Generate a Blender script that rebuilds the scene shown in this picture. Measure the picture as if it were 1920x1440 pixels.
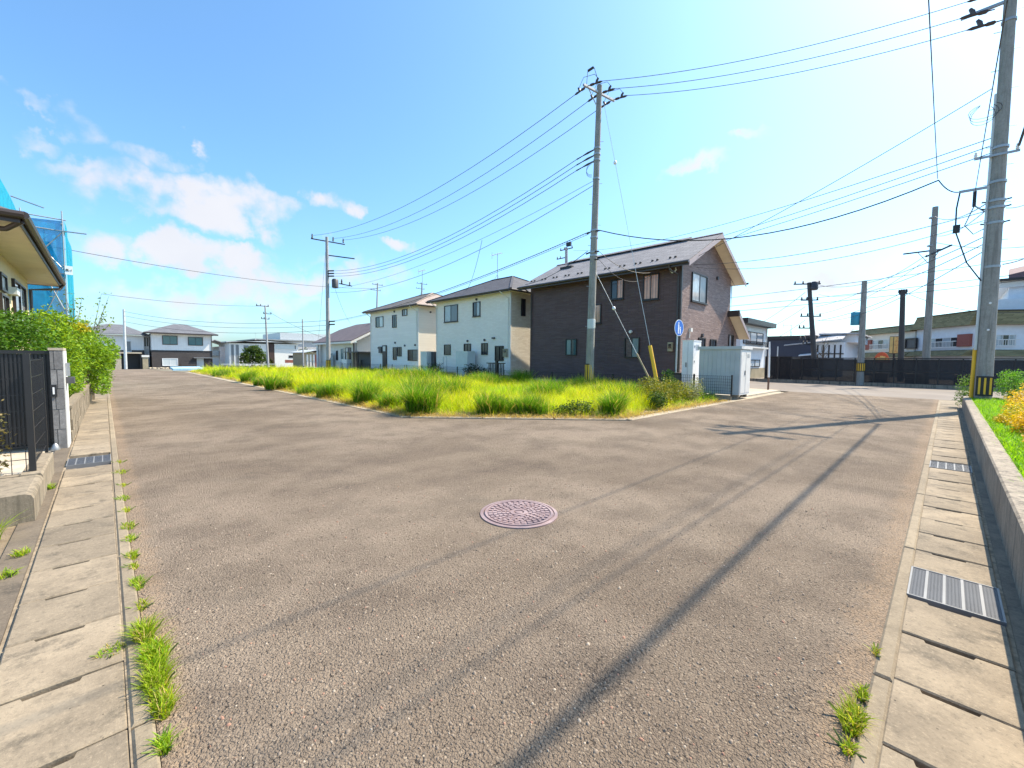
import bpy, math, random
import numpy as np
from mathutils import Vector, Matrix

# ------------------------------------------------------------------ clear
for o in list(bpy.data.objects):
    bpy.data.objects.remove(o, do_unlink=True)
scene = bpy.context.scene
COL = scene.collection
random.seed(7)
RNG = np.random.default_rng(11)
R = math.radians

# World axes: +X runs along the right-hand street, +Y along the left-hand street, Z up.
# ------------------------------------------------------------------ camera
cam_data = bpy.data.cameras.new('camera')
cam = bpy.data.objects.new('camera', cam_data)
COL.objects.link(cam)
cam_data.sensor_width = 36.0
cam_data.lens = 14.797
cam_data.clip_start = 0.05
cam_data.clip_end = 5000
cam.matrix_world = Matrix(((0.718801, 0.035192, -0.694325, 0.0),
                           (-0.695152, 0.049978, -0.717124, 0.0),
                           (0.009464, 0.998130, 0.060388, 1.5),
                           (0, 0, 0, 1)))
scene.camera = cam

# ------------------------------------------------------------------ sky, sun, exposure
SUN_EL = R(51.0)
SUN_H = Vector((0.937, -0.349)).normalized()
world = bpy.data.worlds.new('World')
scene.world = world
world.use_nodes = True
wn, wl = world.node_tree.nodes, world.node_tree.links
wn.clear()
SKY_STRENGTH = 0.125
EXPOSURE = 1.32

def wnode(t, **k):
    n = wn.new(t)
    for a, b in k.items():
        setattr(n, a, b)
    return n

sky = wnode('ShaderNodeTexSky', sky_type='NISHITA')
sky.sun_disc = False
sky.sun_elevation = SUN_EL
sky.sun_rotation = math.atan2(SUN_H.x, SUN_H.y)
sky.altitude = 0
sky.air_density = 1.0
sky.dust_density = 1.6
sky.ozone_density = 5.0
tc = wnode('ShaderNodeTexCoord')
sep = wnode('ShaderNodeSeparateXYZ')
wl.new(tc.outputs['Generated'], sep.inputs[0])

def wmath(op, a, b=None, c=None, clamp=False):
    n = wnode('ShaderNodeMath', operation=op, use_clamp=clamp)
    for i, v in enumerate((a, b, c)):
        if v is None:
            continue
        if isinstance(v, (int, float)):
            n.inputs[i].default_value = v
        else:
            wl.new(v, n.inputs[i])
    return n.outputs[0]

# cloud layer: cumulus puffs standing where they stand in the sky, edges broken by noise
warp = wnode('ShaderNodeTexNoise')
warp.inputs['Scale'].default_value = 9.0
warp.inputs['Detail'].default_value = 7.0
warp.inputs['Roughness'].default_value = 0.55
wl.new(tc.outputs['Generated'], warp.inputs['Vector'])
sub = wnode('ShaderNodeVectorMath', operation='SUBTRACT')
wl.new(warp.outputs['Color'], sub.inputs[0])
sub.inputs[1].default_value = (0.5, 0.5, 0.5)
scl = wnode('ShaderNodeVectorMath', operation='SCALE')
wl.new(sub.outputs[0], scl.inputs[0])
scl.inputs['Scale'].default_value = 0.20
addv = wnode('ShaderNodeVectorMath', operation='ADD')
wl.new(tc.outputs['Generated'], addv.inputs[0])
wl.new(scl.outputs[0], addv.inputs[1])
DIR = addv.outputs[0]
# (direction, half width, half height, strength) in radians on the sky
CLOUDS = [
    ((0.014, 0.955, 0.297), 0.089, 0.023, 0.65),
    ((0.101, 0.955, 0.278), 0.148, 0.057, 1.30),
    ((0.198, 0.942, 0.270), 0.113, 0.050, 1.10),
    ((-0.005, 0.936, 0.351), 0.036, 0.029, 0.55),
    ((0.080, 0.938, 0.337), 0.066, 0.028, 0.91),
    ((0.342, 0.887, 0.310), 0.068, 0.031, 1.30),
    ((0.162, 0.970, 0.182), 0.115, 0.046, 1.30),
    ((0.009, 0.984, 0.178), 0.064, 0.041, 0.81),
    ((0.267, 0.951, 0.159), 0.162, 0.047, 0.91),
    ((0.474, 0.845, 0.248), 0.053, 0.022, 0.98),
    ((0.431, 0.886, 0.169), 0.101, 0.050, 0.81),
    ((0.871, 0.280, 0.404), 0.051, 0.018, 0.81),
    ((0.848, 0.378, 0.371), 0.065, 0.028, 0.78),
    ((-0.074, 0.944, 0.321), 0.042, 0.017, 0.42),
    ((0.114, 0.988, 0.105), 0.175, 0.038, 0.65),
    ((0.971, 0.181, 0.158), 0.140, 0.051, 0.65),
    ((0.876, 0.263, 0.405), 0.041, 0.016, 0.78),
    ((-0.062, 0.934, 0.351), 0.029, 0.013, 0.59),
    ((0.039, 0.998, 0.052), 0.259, 0.048, 0.55),
    ((0.293, 0.932, 0.215), 0.076, 0.022, 0.65),
    ((0.222, 0.968, 0.115), 0.179, 0.036, 0.59),
    ((-0.038, 0.978, 0.205), 0.046, 0.021, 0.52),
    ((-0.341, 0.740, 0.580), 0.193, 0.060, 1.06),
    ((-0.684, 0.592, 0.426), 0.158, 0.066, 0.66),
    ((-0.864, 0.408, 0.294), 0.149, 0.031, 0.71),
    ((-0.744, -0.003, 0.668), 0.099, 0.062, 0.67),
    ((-0.961, -0.170, 0.220), 0.185, 0.038, 0.71),
    ((-0.612, -0.455, 0.647), 0.195, 0.052, 0.94),
    ((-0.309, -0.665, 0.680), 0.196, 0.066, 0.75),
    ((-0.196, -0.950, 0.244), 0.088, 0.042, 0.90),
    ((0.194, -0.815, 0.546), 0.117, 0.063, 0.84),
    ((0.594, -0.677, 0.435), 0.087, 0.069, 0.61),
    ((0.613, -0.474, 0.633), 0.175, 0.045, 0.89),
    ((0.960, -0.223, 0.169), 0.195, 0.038, 0.98),
]
acc = None
for (dv, a, b, s) in CLOUDS:
    d = Vector(dv).normalized()
    rt = d.cross(Vector((0, 0, 1))).normalized()
    up = rt.cross(d).normalized()
    n1 = wnode('ShaderNodeVectorMath', operation='DOT_PRODUCT')
    wl.new(DIR, n1.inputs[0]); n1.inputs[1].default_value = rt / a
    n2 = wnode('ShaderNodeVectorMath', operation='DOT_PRODUCT')
    wl.new(DIR, n2.inputs[0]); n2.inputs[1].default_value = up / b
    n3 = wnode('ShaderNodeVectorMath', operation='DOT_PRODUCT')
    wl.new(DIR, n3.inputs[0]); n3.inputs[1].default_value = d
    off = d.dot(up) / b
    x2 = wmath('MULTIPLY', n1.outputs['Value'], n1.outputs['Value'])
    y2 = wmath('MULTIPLY', n2.outputs['Value'], n2.outputs['Value'])
    r2 = wmath('ADD', x2, y2)
    e = wmath('SUBTRACT', 1.0, r2, clamp=True)
    front = wmath('GREATER_THAN', n3.outputs['Value'], 0.0)
    e = wmath('MULTIPLY', e, front)
    e = wmath('MULTIPLY', e, s)
    acc = e if acc is None else wmath('MAXIMUM', acc, e)
puff = wnode('ShaderNodeTexNoise')
puff.inputs['Scale'].default_value = 13.0
puff.inputs['Detail'].default_value = 8.0
puff.inputs['Roughness'].default_value = 0.52
wl.new(tc.outputs['Generated'], puff.inputs['Vector'])
pn = wmath('MULTIPLY_ADD', puff.outputs['Fac'], 2.6, -0.75)
dens = wmath('MULTIPLY', acc, pn)
mr = wnode('ShaderNodeMapRange', interpolation_type='SMOOTHSTEP')
wl.new(dens, mr.inputs['Value'])
mr.inputs['From Min'].default_value = 0.02
mr.inputs['From Max'].default_value = 0.66
# thin veil over the whole sky
veil = wnode('ShaderNodeTexNoise')
veil.inputs['Scale'].default_value = 2.3
veil.inputs['Detail'].default_value = 5.0
wl.new(tc.outputs['Generated'], veil.inputs['Vector'])
vm = wnode('ShaderNodeMapRange', interpolation_type='SMOOTHSTEP')
wl.new(veil.outputs['Fac'], vm.inputs['Value'])
vm.inputs['From Min'].default_value = 0.48
vm.inputs['From Max'].default_value = 0.8
vm.inputs['To Max'].default_value = 0.05
alpha = wmath('MAXIMUM', mr.outputs['Result'], vm.outputs['Result'])
alpha = wmath('MULTIPLY', alpha, 0.93)
# cloud brightness: white tops, pale lavender where thick
shade = wnode('ShaderNodeTexNoise')
shade.inputs['Scale'].default_value = 7.0
shade.inputs['Detail'].default_value = 4.0
wl.new(tc.outputs['Generated'], shade.inputs['Vector'])
ccol = wnode('ShaderNodeMix', data_type='RGBA')
wl.new(shade.outputs['Fac'], ccol.inputs['Factor'])
ccol.inputs['A'].default_value = (2.55, 2.6, 2.85, 1)
ccol.inputs['B'].default_value = (3.25, 3.2, 3.25, 1)
tint = wnode('ShaderNodeMix', data_type='RGBA', blend_type='MULTIPLY')
tint.inputs['Factor'].default_value = 1.0
wl.new(sky.outputs[0], tint.inputs['A'])
tint.inputs['B'].default_value = (0.75, 0.97, 1.0, 1)
mixc = wnode('ShaderNodeMix', data_type='RGBA')
wl.new(alpha, mixc.inputs['Factor'])
wl.new(tint.outputs['Result'], mixc.inputs['A'])
wl.new(ccol.outputs['Result'], mixc.inputs['B'])
bg = wnode('ShaderNodeBackground')
bg.inputs['Strength'].default_value = SKY_STRENGTH
wl.new(mixc.outputs['Result'], bg.inputs['Color'])
wo = wnode('ShaderNodeOutputWorld')
wl.new(bg.outputs[0], wo.inputs[0])

sun_data = bpy.data.lights.new('sun', 'SUN')
sun_data.energy = 3.7
sun_data.angle = R(0.53)
sun_data.color = (1.0, 0.86, 0.66)
sun = bpy.data.objects.new('sun', sun_data)
COL.objects.link(sun)
sd = Vector((SUN_H.x * math.cos(SUN_EL), SUN_H.y * math.cos(SUN_EL), math.sin(SUN_EL)))
sun.rotation_euler = (-sd).to_track_quat('-Z', 'Y').to_euler()
sun.location = (30, -20, 40)

vs = scene.view_settings
vs.view_transform = 'Standard'
vs.look = 'None'
vs.exposure = EXPOSURE
vs.gamma = 1.0
vs.use_curve_mapping = False

# ------------------------------------------------------------------ helpers
ORG = {}

def tag(o, label=None, cat=None, group=None, kind=None):
    if label: o['label'] = label
    if cat: o['category'] = cat
    if group: o['group'] = group
    if kind: o['kind'] = kind
    return o

def thing(name, label, cat, loc=(0, 0, 0), group=None):
    o = bpy.data.objects.new(name, None)
    o.empty_display_size = 0.2
    o.location = loc
    COL.objects.link(o)
    ORG[o.name] = Vector(loc)
    return tag(o, label, cat, group)

class F:
    """A facade frame: u along the wall, n out of it, z up."""
    def __init__(s, o, u, n):
        s.o = Vector(o); s.u = Vector(u).normalized(); s.n = Vector(n).normalized()
    def p(s, u, z, n=0.0):
        return s.o + s.u * u + s.n * n + Vector((0, 0, z))

def faceX(X):   # wall whose outside looks towards -X; u is world Y
    return F((X, 0, 0), (0, 1, 0), (-1, 0, 0))

def faceY(Y):   # wall whose outside looks towards -Y; u is world X
    return F((0, Y, 0), (1, 0, 0), (0, -1, 0))

class MB:
    def __init__(s):
        s.v = []; s.f = []
    def hexa(s, c):
        b = len(s.v); s.v += [tuple(q) for q in c]
        s.f += [(b, b+3, b+2, b+1), (b+4, b+5, b+6, b+7), (b, b+1, b+5, b+4), (b+1, b+2, b+6, b+5), (b+2, b+3, b+7, b+6), (b+3, b, b+4, b+7)]
        return s
    def box(s, x0, x1, y0, y1, z0, z1):
        return s.hexa([(x0, y0, z0), (x1, y0, z0), (x1, y1, z0), (x0, y1, z0), (x0, y0, z1), (x1, y0, z1), (x1, y1, z1), (x0, y1, z1)])
    def fbox(s, fr, u0, u1, z0, z1, n0, n1):
        return s.hexa([fr.p(u0, z0, n0), fr.p(u1, z0, n0), fr.p(u1, z0, n1), fr.p(u0, z0, n1), fr.p(u0, z1, n0), fr.p(u1, z1, n0), fr.p(u1, z1, n1), fr.p(u0, z1, n1)])
    def fring(s, fr, u0, u1, z0, z1, w, n0, n1):
        s.fbox(fr, u0, u0+w, z0, z1, n0, n1); s.fbox(fr, u1-w, u1, z0, z1, n0, n1)
        s.fbox(fr, u0+w, u1-w, z0, z0+w, n0, n1); s.fbox(fr, u0+w, u1-w, z1-w, z1, n0, n1)
        return s
    def prism(s, poly, dvec):
        b = len(s.v); n = len(poly); d = Vector(dvec)
        s.v += [tuple(q) for q in poly] + [tuple(Vector(q) + d) for q in poly]
        s.f.append(tuple(range(b, b+n))); s.f.append(tuple(range(b+2*n-1, b+n-1, -1)))
        for i in range(n):
            j = (i+1) % n
            s.f.append((b+i, b+n+i, b+n+j, b+j))
        return s
    def bar(s, p, q, w, h=None):
        p = Vector(p); q = Vector(q); h = h or w
        d = (q-p).normalized()
        a = d.cross(Vector((0, 0, 1)))
        a = Vector((1, 0, 0)) if a.length < 1e-4 else a.normalized()
        b = a.cross(d).normalized()
        a = a*w/2; b = b*h/2
        return s.hexa([p-a-b, p+a-b, p+a+b, p-a+b, q-a-b, q+a-b, q+a+b, q-a+b])
    def tube(s, path, r, n=6, cap=True):
        path = [Vector(p) for p in path]
        rs = r if isinstance(r, (list, tuple)) else [r]*len(path)
        b = len(s.v); ref = None
        for i, p in enumerate(path):
            d = (path[min(i+1, len(path)-1)] - path[max(i-1, 0)]).normalized()
            if ref is None:
                ref = Vector((0, 0, 1)) if abs(d.z) < 0.9 else Vector((1, 0, 0))
            a = d.cross(ref).normalized(); c = a.cross(d).normalized()
            for k in range(n):
                t = 2*math.pi*k/n
                s.v.append(tuple(p + (a*math.cos(t) + c*math.sin(t))*rs[i]))
        for i in range(len(path)-1):
            for k in range(n):
                k2 = (k+1) % n
                s.f.append((b+i*n+k, b+i*n+k2, b+(i+1)*n+k2, b+(i+1)*n+k))
        if cap:
            s.f.append(tuple(b+k for k in range(n))[::-1])
            s.f.append(tuple(b+(len(path)-1)*n+k for k in range(n)))
        return s
    def lathe(s, o, prof, n=16):
        o = Vector(o); b = len(s.v)
        for (r, z) in prof:
            for k in range(n):
                t = 2*math.pi*k/n
                s.v.append((o.x + r*math.cos(t), o.y + r*math.sin(t), o.z + z))
        for i in range(len(prof)-1):
            for k in range(n):
                k2 = (k+1) % n
                s.f.append((b+i*n+k, b+i*n+k2, b+(i+1)*n+k2, b+(i+1)*n+k))
        s.f.append(tuple(b+k for k in range(n))[::-1]); s.f.append(tuple(b+(len(prof)-1)*n+k for k in range(n)))
        return s
    def disc(s, c, nrm, r, t, n=14):
        nrm = Vector(nrm).normalized()
        return s.tube([Vector(c), Vector(c)+nrm*t], r, n)
    def mesh(s, name, mat, org=Vector((0, 0, 0)), smooth=False):
        me = bpy.data.meshes.new(name)
        me.from_pydata([(v[0]-org.x, v[1]-org.y, v[2]-org.z) for v in s.v], [], s.f)
        me.validate(); me.update()
        import bmesh
        bm = bmesh.new(); bm.from_mesh(me); bmesh.ops.recalc_face_normals(bm, faces=bm.faces); bm.to_mesh(me); bm.free()
        if smooth:
            me.polygons.foreach_set('use_smooth', [True]*len(me.polygons))
            try:
                me.set_sharp_from_angle(angle=R(40))
            except Exception:
                pass
        me.materials.append(mat)
        return me
    def build(s, name, mat, parent=None, smooth=False, at=None):
        org = ORG[parent.name] if parent else (Vector(at) if at is not None else Vector((0, 0, 0)))
        me = s.mesh(name, mat, org, smooth)
        o = bpy.data.objects.new(name, me)
        COL.objects.link(o)
        if parent:
            o.parent = parent
        else:
            o.location = org
        ORG[o.name] = org
        return o

def share(me, name, parent, loc, rotz=0.0):
    o = bpy.data.objects.new(name, me)
    COL.objects.link(o)
    o.parent = parent
    o.location = Vector(loc) - (ORG[parent.name] if parent else Vector((0, 0, 0)))
    o.rotation_euler = (0, 0, rotz)
    return o

def B(x0, x1, y0, y1, z0, z1):
    return MB().box(x0, x1, y0, y1, z0, z1)

ORD = ['first', 'second', 'third', 'fourth', 'fifth', 'sixth', 'seventh', 'eighth', 'ninth', 'tenth', 'eleventh', 'twelfth', 'thirteenth', 'fourteenth', 'fifteenth', 'sixteenth', 'seventeenth', 'eighteenth', 'nineteenth', 'twentieth']

# ------------------------------------------------------------------ materials
MATS = {}

class NT:
    def __init__(s, name):
        s.m = bpy.data.materials.new(name); s.m.use_nodes = True
        s.n = s.m.node_tree.nodes; s.l = s.m.node_tree.links
        s.b = s.n['Principled BSDF']; s.out = s.n['Material Output']
        s.tc = s.n.new('ShaderNodeTexCoord')
    def node(s, t, **k):
        n = s.n.new(t)
        for a, b in k.items(): setattr(n, a, b)
        return n
    def put(s, sock, v):
        if isinstance(v, (int, float)): sock.default_value = v
        elif isinstance(v, (tuple, list)): sock.default_value = (*v, 1.0) if len(v) == 3 and sock.type == 'RGBA' else v
        else: s.l.new(v, sock)
    def mapping(s, scale=(1, 1, 1), src='Object', rot=(0, 0, 0)):
        n = s.node('ShaderNodeMapping')
        n.inputs['Scale'].default_value = scale; n.inputs['Rotation'].default_value = rot
        s.l.new(s.tc.outputs[src], n.inputs['Vector'])
        return n.outputs[0]
    def noise(s, scale, detail=4, rough=0.55, vec=None, out='Fac'):
        n = s.node('ShaderNodeTexNoise')
        n.inputs['Scale'].default_value = scale; n.inputs['Detail'].default_value = detail; n.inputs['Roughness'].default_value = rough
        s.l.new(vec if vec is not None else s.tc.outputs['Object'], n.inputs['Vector'])
        return n.outputs[out]
    def voro(s, scale, vec=None, feature='F1', out='Distance'):
        n = s.node('ShaderNodeTexVoronoi', feature=feature)
        n.inputs['Scale'].default_value = scale
        s.l.new(vec if vec is not None else s.tc.outputs['Object'], n.inputs['Vector'])
        return n.outputs[out]
    def ramp(s, v, a, b, lo=0.0, hi=1.0, smooth=True):
        n = s.node('ShaderNodeMapRange', interpolation_type='SMOOTHSTEP' if smooth else 'LINEAR')
        s.put(n.inputs['Value'], v); n.inputs['From Min'].default_value = a; n.inputs['From Max'].default_value = b
        n.inputs['To Min'].default_value = lo; n.inputs['To Max'].default_value = hi
        return n.outputs['Result']
    def mix(s, f, a, b, mode='MIX'):
        n = s.node('ShaderNodeMix', data_type='RGBA', blend_type=mode)
        s.put(n.inputs['Factor'], f); s.put(n.inputs['A'], a); s.put(n.inputs['B'], b)
        return n.outputs['Result']
    def math(s, op, a, b=None):
        n = s.node('ShaderNodeMath', operation=op)
        s.put(n.inputs[0], a)
        if b is not None: s.put(n.inputs[1], b)
        return n.outputs[0]
    def comb(s, x, y, z):
        n = s.node('ShaderNodeCombineXYZ')
        for i, v in enumerate((x, y, z)): s.put(n.inputs[i], v)
        return n.outputs[0]
    def sepa(s, v):
        n = s.node('ShaderNodeSeparateXYZ'); s.l.new(v, n.inputs[0]); return n.outputs
    def bump(s, h, strength=0.3, dist=0.01, prev=None):
        n = s.node('ShaderNodeBump'); n.inputs['Strength'].default_value = strength; n.inputs['Distance'].default_value = dist
        s.put(n.inputs['Height'], h)
        if prev is not None: s.l.new(prev, n.inputs['Normal'])
        s.l.new(n.outputs[0], s.b.inputs['Normal'])
        return n.outputs[0]
    def col(s, c): s.put(s.b.inputs['Base Color'], c)
    def rough(s, r): s.put(s.b.inputs['Roughness'], r)

def paint(name, c, rough=0.5, metal=0.0, vary=0.12, scale=3.0, bump=0.0, bscale=60.0):
    if name in MATS: return MATS[name]
    t = NT(name)
    n = t.noise(scale, 5, 0.6)
    f = t.ramp(n, 0.25, 0.75)
    t.col(t.mix(f, tuple(x*(1-vary) for x in c), tuple(min(1, x*(1+vary)) for x in c)))
    t.rough(rough); t.b.inputs['Metallic'].default_value = metal
    if bump: t.bump(t.noise(bscale, 3), bump, 0.004)
    MATS[name] = t.m
    return t.m

def asphalt():
    t = NT('asphalt')
    obj = t.tc.outputs['Object']
    x, y, z = t.sepa(obj)
    big = t.noise(0.30, 6, 0.62)
    mid = t.noise(1.3, 5, 0.6)
    c = t.mix(t.ramp(big, 0.38, 0.60), (0.180, 0.140, 0.105), (0.270, 0.215, 0.165))
    c = t.mix(t.ramp(mid, 0.42, 0.68, 0, 0.6), c, (0.118, 0.092, 0.072))
    st = t.noise(1.0, 5, 0.6, vec=t.mapping((0.28, 0.75, 1.0), rot=(0, 0, 0.7)))
    c = t.mix(t.ramp(st, 0.48, 0.70, 0, 0.38), c, (0.319, 0.258, 0.193))
    # coarse patch of worn aggregate, fine binder elsewhere
    cell = t.voro(120.0, out='Color'); cd = t.voro(120.0)
    hs = t.sepa(cell)
    c = t.mix(t.ramp(hs[0], 0.0, 1.0, 0.0, 0.40), c, t.mix(0.55, c, (0.052, 0.041, 0.033)))
    c = t.mix(t.ramp(hs[1], 0.93, 0.995, 0, 0.4), c, (0.453, 0.374, 0.281))
    wv = t.node('ShaderNodeVectorMath', operation='ADD')
    t.l.new(obj, wv.inputs[0])
    sw = t.node('ShaderNodeVectorMath', operation='SCALE'); t.l.new(t.noise(60, 2, out='Color'), sw.inputs[0]); sw.inputs['Scale'].default_value = 0.012
    t.l.new(sw.outputs[0], wv.inputs[1])
    V = wv.outputs[0]
    big_cell = t.voro(42.0, vec=V, out='Color'); bd = t.voro(42.0, vec=V)
    bs = t.sepa(big_cell)
    stone = t.math('MULTIPLY', t.ramp(bs[2], 0.70, 0.78), t.ramp(bd, 0.45, 0.30))
    tone = t.mix(bs[0], (0.165, 0.123, 0.091), (0.433, 0.354, 0.272))
    tone = t.mix(t.ramp(bs[1], 0.85, 0.95, 0, 0.7), tone, (0.371, 0.216, 0.145))
    c = t.mix(t.math('MULTIPLY', stone, 0.5), c, tone)
    crev = t.ramp(t.voro(75.0, vec=V), 0.50, 0.80)
    spots = t.ramp(t.noise(26, 3, 0.6), 0.50, 0.66)
    c = t.mix(t.math('MULTIPLY', t.math('MULTIPLY', crev, spots), 0.85), c, (0.036, 0.028, 0.022))
    # sandy grit caught along both kerbs
    ng = t.noise(4.0, 7, 0.7)
    e1 = t.ramp(t.math('ADD', x, t.math('MULTIPLY', ng, -0.34)), 0.0, 0.10, 1, 0)
    e2 = t.ramp(t.math('ADD', y, t.math('MULTIPLY', ng, -0.42)), 0.02, 0.16, 1, 0)
    gn = t.ramp(t.noise(40, 3), 0.3, 0.6)
    grit = t.math('MULTIPLY', t.math('MULTIPLY', t.math('MAXIMUM', e1, e2), 0.38), gn)
    c = t.mix(grit, c, (0.381, 0.266, 0.168))
    ck = t.node('ShaderNodeTexVoronoi', feature='DISTANCE_TO_EDGE'); ck.inputs['Scale'].default_value = 0.55
    wv2 = t.node('ShaderNodeVectorMath', operation='ADD'); t.l.new(obj, wv2.inputs[0])
    sw2 = t.node('ShaderNodeVectorMath', operation='SCALE'); t.l.new(t.noise(2.5, 6, 0.7, out='Color'), sw2.inputs[0]); sw2.inputs['Scale'].default_value = 0.55
    t.l.new(sw2.outputs[0], wv2.inputs[1]); t.l.new(wv2.outputs[0], ck.inputs['Vector'])
    crack = t.math('MULTIPLY', t.ramp(ck.outputs['Distance'], 0.0045, 0.0015), t.ramp(t.noise(0.7, 3), 0.52, 0.60))
    c = t.mix(t.math('MULTIPLY', crack, 0.6), c, (0.050, 0.041, 0.035))
    ol = t.math('MULTIPLY', t.ramp(t.noise(0.9, 4, 0.6, vec=t.mapping((1, 1, 1), rot=(0, 0, 1.1))), 0.60, 0.74), 0.45)
    c = t.mix(ol, c, (0.100, 0.085, 0.070))
    t.col(c); t.rough(0.9)
    t.b.inputs['Specular IOR Level'].default_value = 0.2
    h = t.math('ADD', t.math('MULTIPLY', cd, -0.7), t.math('MULTIPLY', stone, 0.8))
    h = t.math('ADD', h, t.math('MULTIPLY', crev, -0.6))
    h = t.math('ADD', h, t.math('MULTIPLY', t.noise(200, 3), 0.5))
    b1 = t.bump(h, 0.9, 0.010)
    t.bump(t.noise(2.2, 3), 0.25, 0.03, prev=b1)
    return t.m

def far_asphalt():
    t = NT('pale asphalt')
    c = t.mix(t.ramp(t.noise(0.4, 5), 0.35, 0.7), (0.175, 0.148, 0.126), (0.225, 0.194, 0.166))
    t.col(c); t.rough(0.9); t.bump(t.noise(60, 3), 0.3, 0.01)
    return t.m

def concrete(name, a, b, stain=(0.10, 0.09, 0.075), amount=0.5, streak=False, sc=2.2):
    t = NT(name)
    info = t.node('ShaderNodeObjectInfo')
    vec = t.node('ShaderNodeVectorMath', operation='ADD')
    t.l.new(t.tc.outputs['Object'], vec.inputs[0])
    rv = t.math('MULTIPLY', info.outputs['Random'], 37.0)
    cv = t.comb(rv, rv, rv); t.l.new(cv, vec.inputs[1])
    v = vec.outputs[0]
    n = t.noise(sc, 8, 0.66, vec=v)
    c = t.mix(t.ramp(n, 0.3, 0.7), a, b)
    c = t.mix(t.ramp(info.outputs['Random'], 0, 1, 0.0, 0.45), c, t.mix(0.5, a, stain))
    s1 = t.noise(sc*2.3, 7, 0.7, vec=v)
    c = t.mix(t.ramp(s1, 0.50, 0.72, 0, amount), c, stain)
    gr = t.noise(55, 5, 0.75, vec=v)
    c = t.mix(t.ramp(gr, 0.52, 0.72, 0, 0.45), c, tuple(min(0.8, k*1.35) for k in b))
    c = t.mix(t.ramp(gr, 0.46, 0.30, 0, 0.55), c, stain)
    gr2 = t.noise(14, 6, 0.7, vec=v)
    c = t.mix(t.ramp(gr2, 0.50, 0.70, 0, 0.35), c, tuple(k*0.55 for k in a))
    pit = t.voro(30, vec=v); pc = t.sepa(t.voro(30, vec=v, out='Color'))
    c = t.mix(t.math('MULTIPLY', t.ramp(pit, 0.16, 0.10), t.ramp(pc[0], 0.93, 0.96)), c, (0.05, 0.04, 0.03))
    if streak:
        m = t.node('ShaderNodeMapping'); m.inputs['Scale'].default_value = (7, 7, 0.55); t.l.new(v, m.inputs['Vector'])
        k = t.noise(2.0, 6, 0.65, vec=m.outputs[0])
        c = t.mix(t.ramp(k, 0.46, 0.68, 0, 0.75), c, stain)
        c = t.mix(t.ramp(k, 0.30, 0.22, 0, 0.5), c, (0.62, 0.60, 0.55))
    t.col(c); t.rough(0.9)
    b1 = t.bump(t.noise(120, 3, 0.7, vec=v), 0.35, 0.006)
    t.bump(n, 0.2, 0.02, prev=b1)
    return t.m

def siding(name, a, b, row=0.055, length=0.42, grout=(0.3, 0.3, 0.3), strength=0.6, var=0.5, rough=0.6, coarse=True):
    """Stacked-stone pattern ceramic siding."""
    t = NT(name)
    x, y, z = t.sepa(t.tc.outputs['Object'])
    u = t.math('ADD', x, y)
    wob = t.math('MULTIPLY', t.math('SUBTRACT', t.noise(1.6, 3), 0.5), 0.05)
    v = t.comb(u, t.math('ADD', z, wob), 0.0)
    br = t.node('ShaderNodeTexBrick')
    t.l.new(v, br.inputs['Vector'])
    br.inputs['Scale'].default_value = 1.0
    br.inputs['Mortar Size'].default_value = 0.006
    br.inputs['Mortar Smooth'].default_value = 0.6
    br.inputs['Brick Width'].default_value = length
    br.inputs['Row Height'].default_value = row
    br.offset = 0.37; br.squash = 1.0
    br.inputs['Color1'].default_value = (*a, 1); br.inputs['Color2'].default_value = (*b, 1)
    br.inputs['Mortar'].default_value = (*grout, 1)
    mm = t.node('ShaderNodeMapping'); mm.inputs['Scale'].default_value = (2.2, 16, 1); t.l.new(v, mm.inputs['Vector'])
    nz = t.noise(1.3, 4, 0.6, vec=mm.outputs[0])
    c = t.mix(t.ramp(nz, 0.35, 0.68, 0, var), br.outputs['Color'], a)
    c = t.mix(t.ramp(t.noise(0.5, 4), 0.4, 0.7, 0, 0.15), c, grout)
    t.col(c); t.rough(rough)
    h = t.math('ADD', t.math('MULTIPLY', br.outputs['Fac'], -1.0), t.math('MULTIPLY', nz, 1.2))
    t.bump(h, strength, 0.02)
    return t.m

def lap(name, c, pitch=0.25, rough=0.6, dark=0.88, vertical=False):
    t = NT(name)
    x, y, z = t.sepa(t.tc.outputs['Object'])
    s = t.math('ADD', x, y) if vertical else z
    fr = t.math('FRACT', t.math('DIVIDE', s, pitch))
    line = t.ramp(fr, 0.0, 0.05, 1, 0)
    base = t.mix(t.ramp(t.noise(1.2, 5), 0.3, 0.7), c, tuple(k*0.93 for k in c))
    t.col(t.mix(t.math('MULTIPLY', line, 0.8), base, tuple(k*dark*0.7 for k in c)))
    t.rough(rough); t.bump(line, 0.4, -0.01)
    return t.m

def shingle(name, a, b, row=0.16, axis='Y', rough=0.75):
    t = NT(name)
    x, y, z = t.sepa(t.tc.outputs['Object'])
    v = t.comb(t.math('ADD', x, y) if axis == 'XY' else (y if axis == 'Y' else x), t.math('MULTIPLY', z, 2.1), 0.0)
    br = t.node('ShaderNodeTexBrick'); t.l.new(v, br.inputs['Vector'])
    br.inputs['Scale'].default_value = 1.0; br.inputs['Brick Width'].default_value = 0.5; br.inputs['Row Height'].default_value = row
    br.inputs['Mortar Size'].default_value = 0.009; br.inputs['Mortar Smooth'].default_value = 0.3
    br.inputs['Color1'].default_value = (*a, 1); br.inputs['Color2'].default_value = (*b, 1); br.inputs['Mortar'].default_value = (*[k*0.35 for k in a], 1)
    c = t.mix(t.ramp(t.noise(3.0, 6, 0.7), 0.4, 0.75, 0, 0.4), br.outputs['Color'], tuple(k*0.7 for k in b))
    t.col(c); t.rough(rough); t.bump(t.math('MULTIPLY', br.outputs['Fac'], -1.0), 0.5, 0.015)
    return t.m

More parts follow.
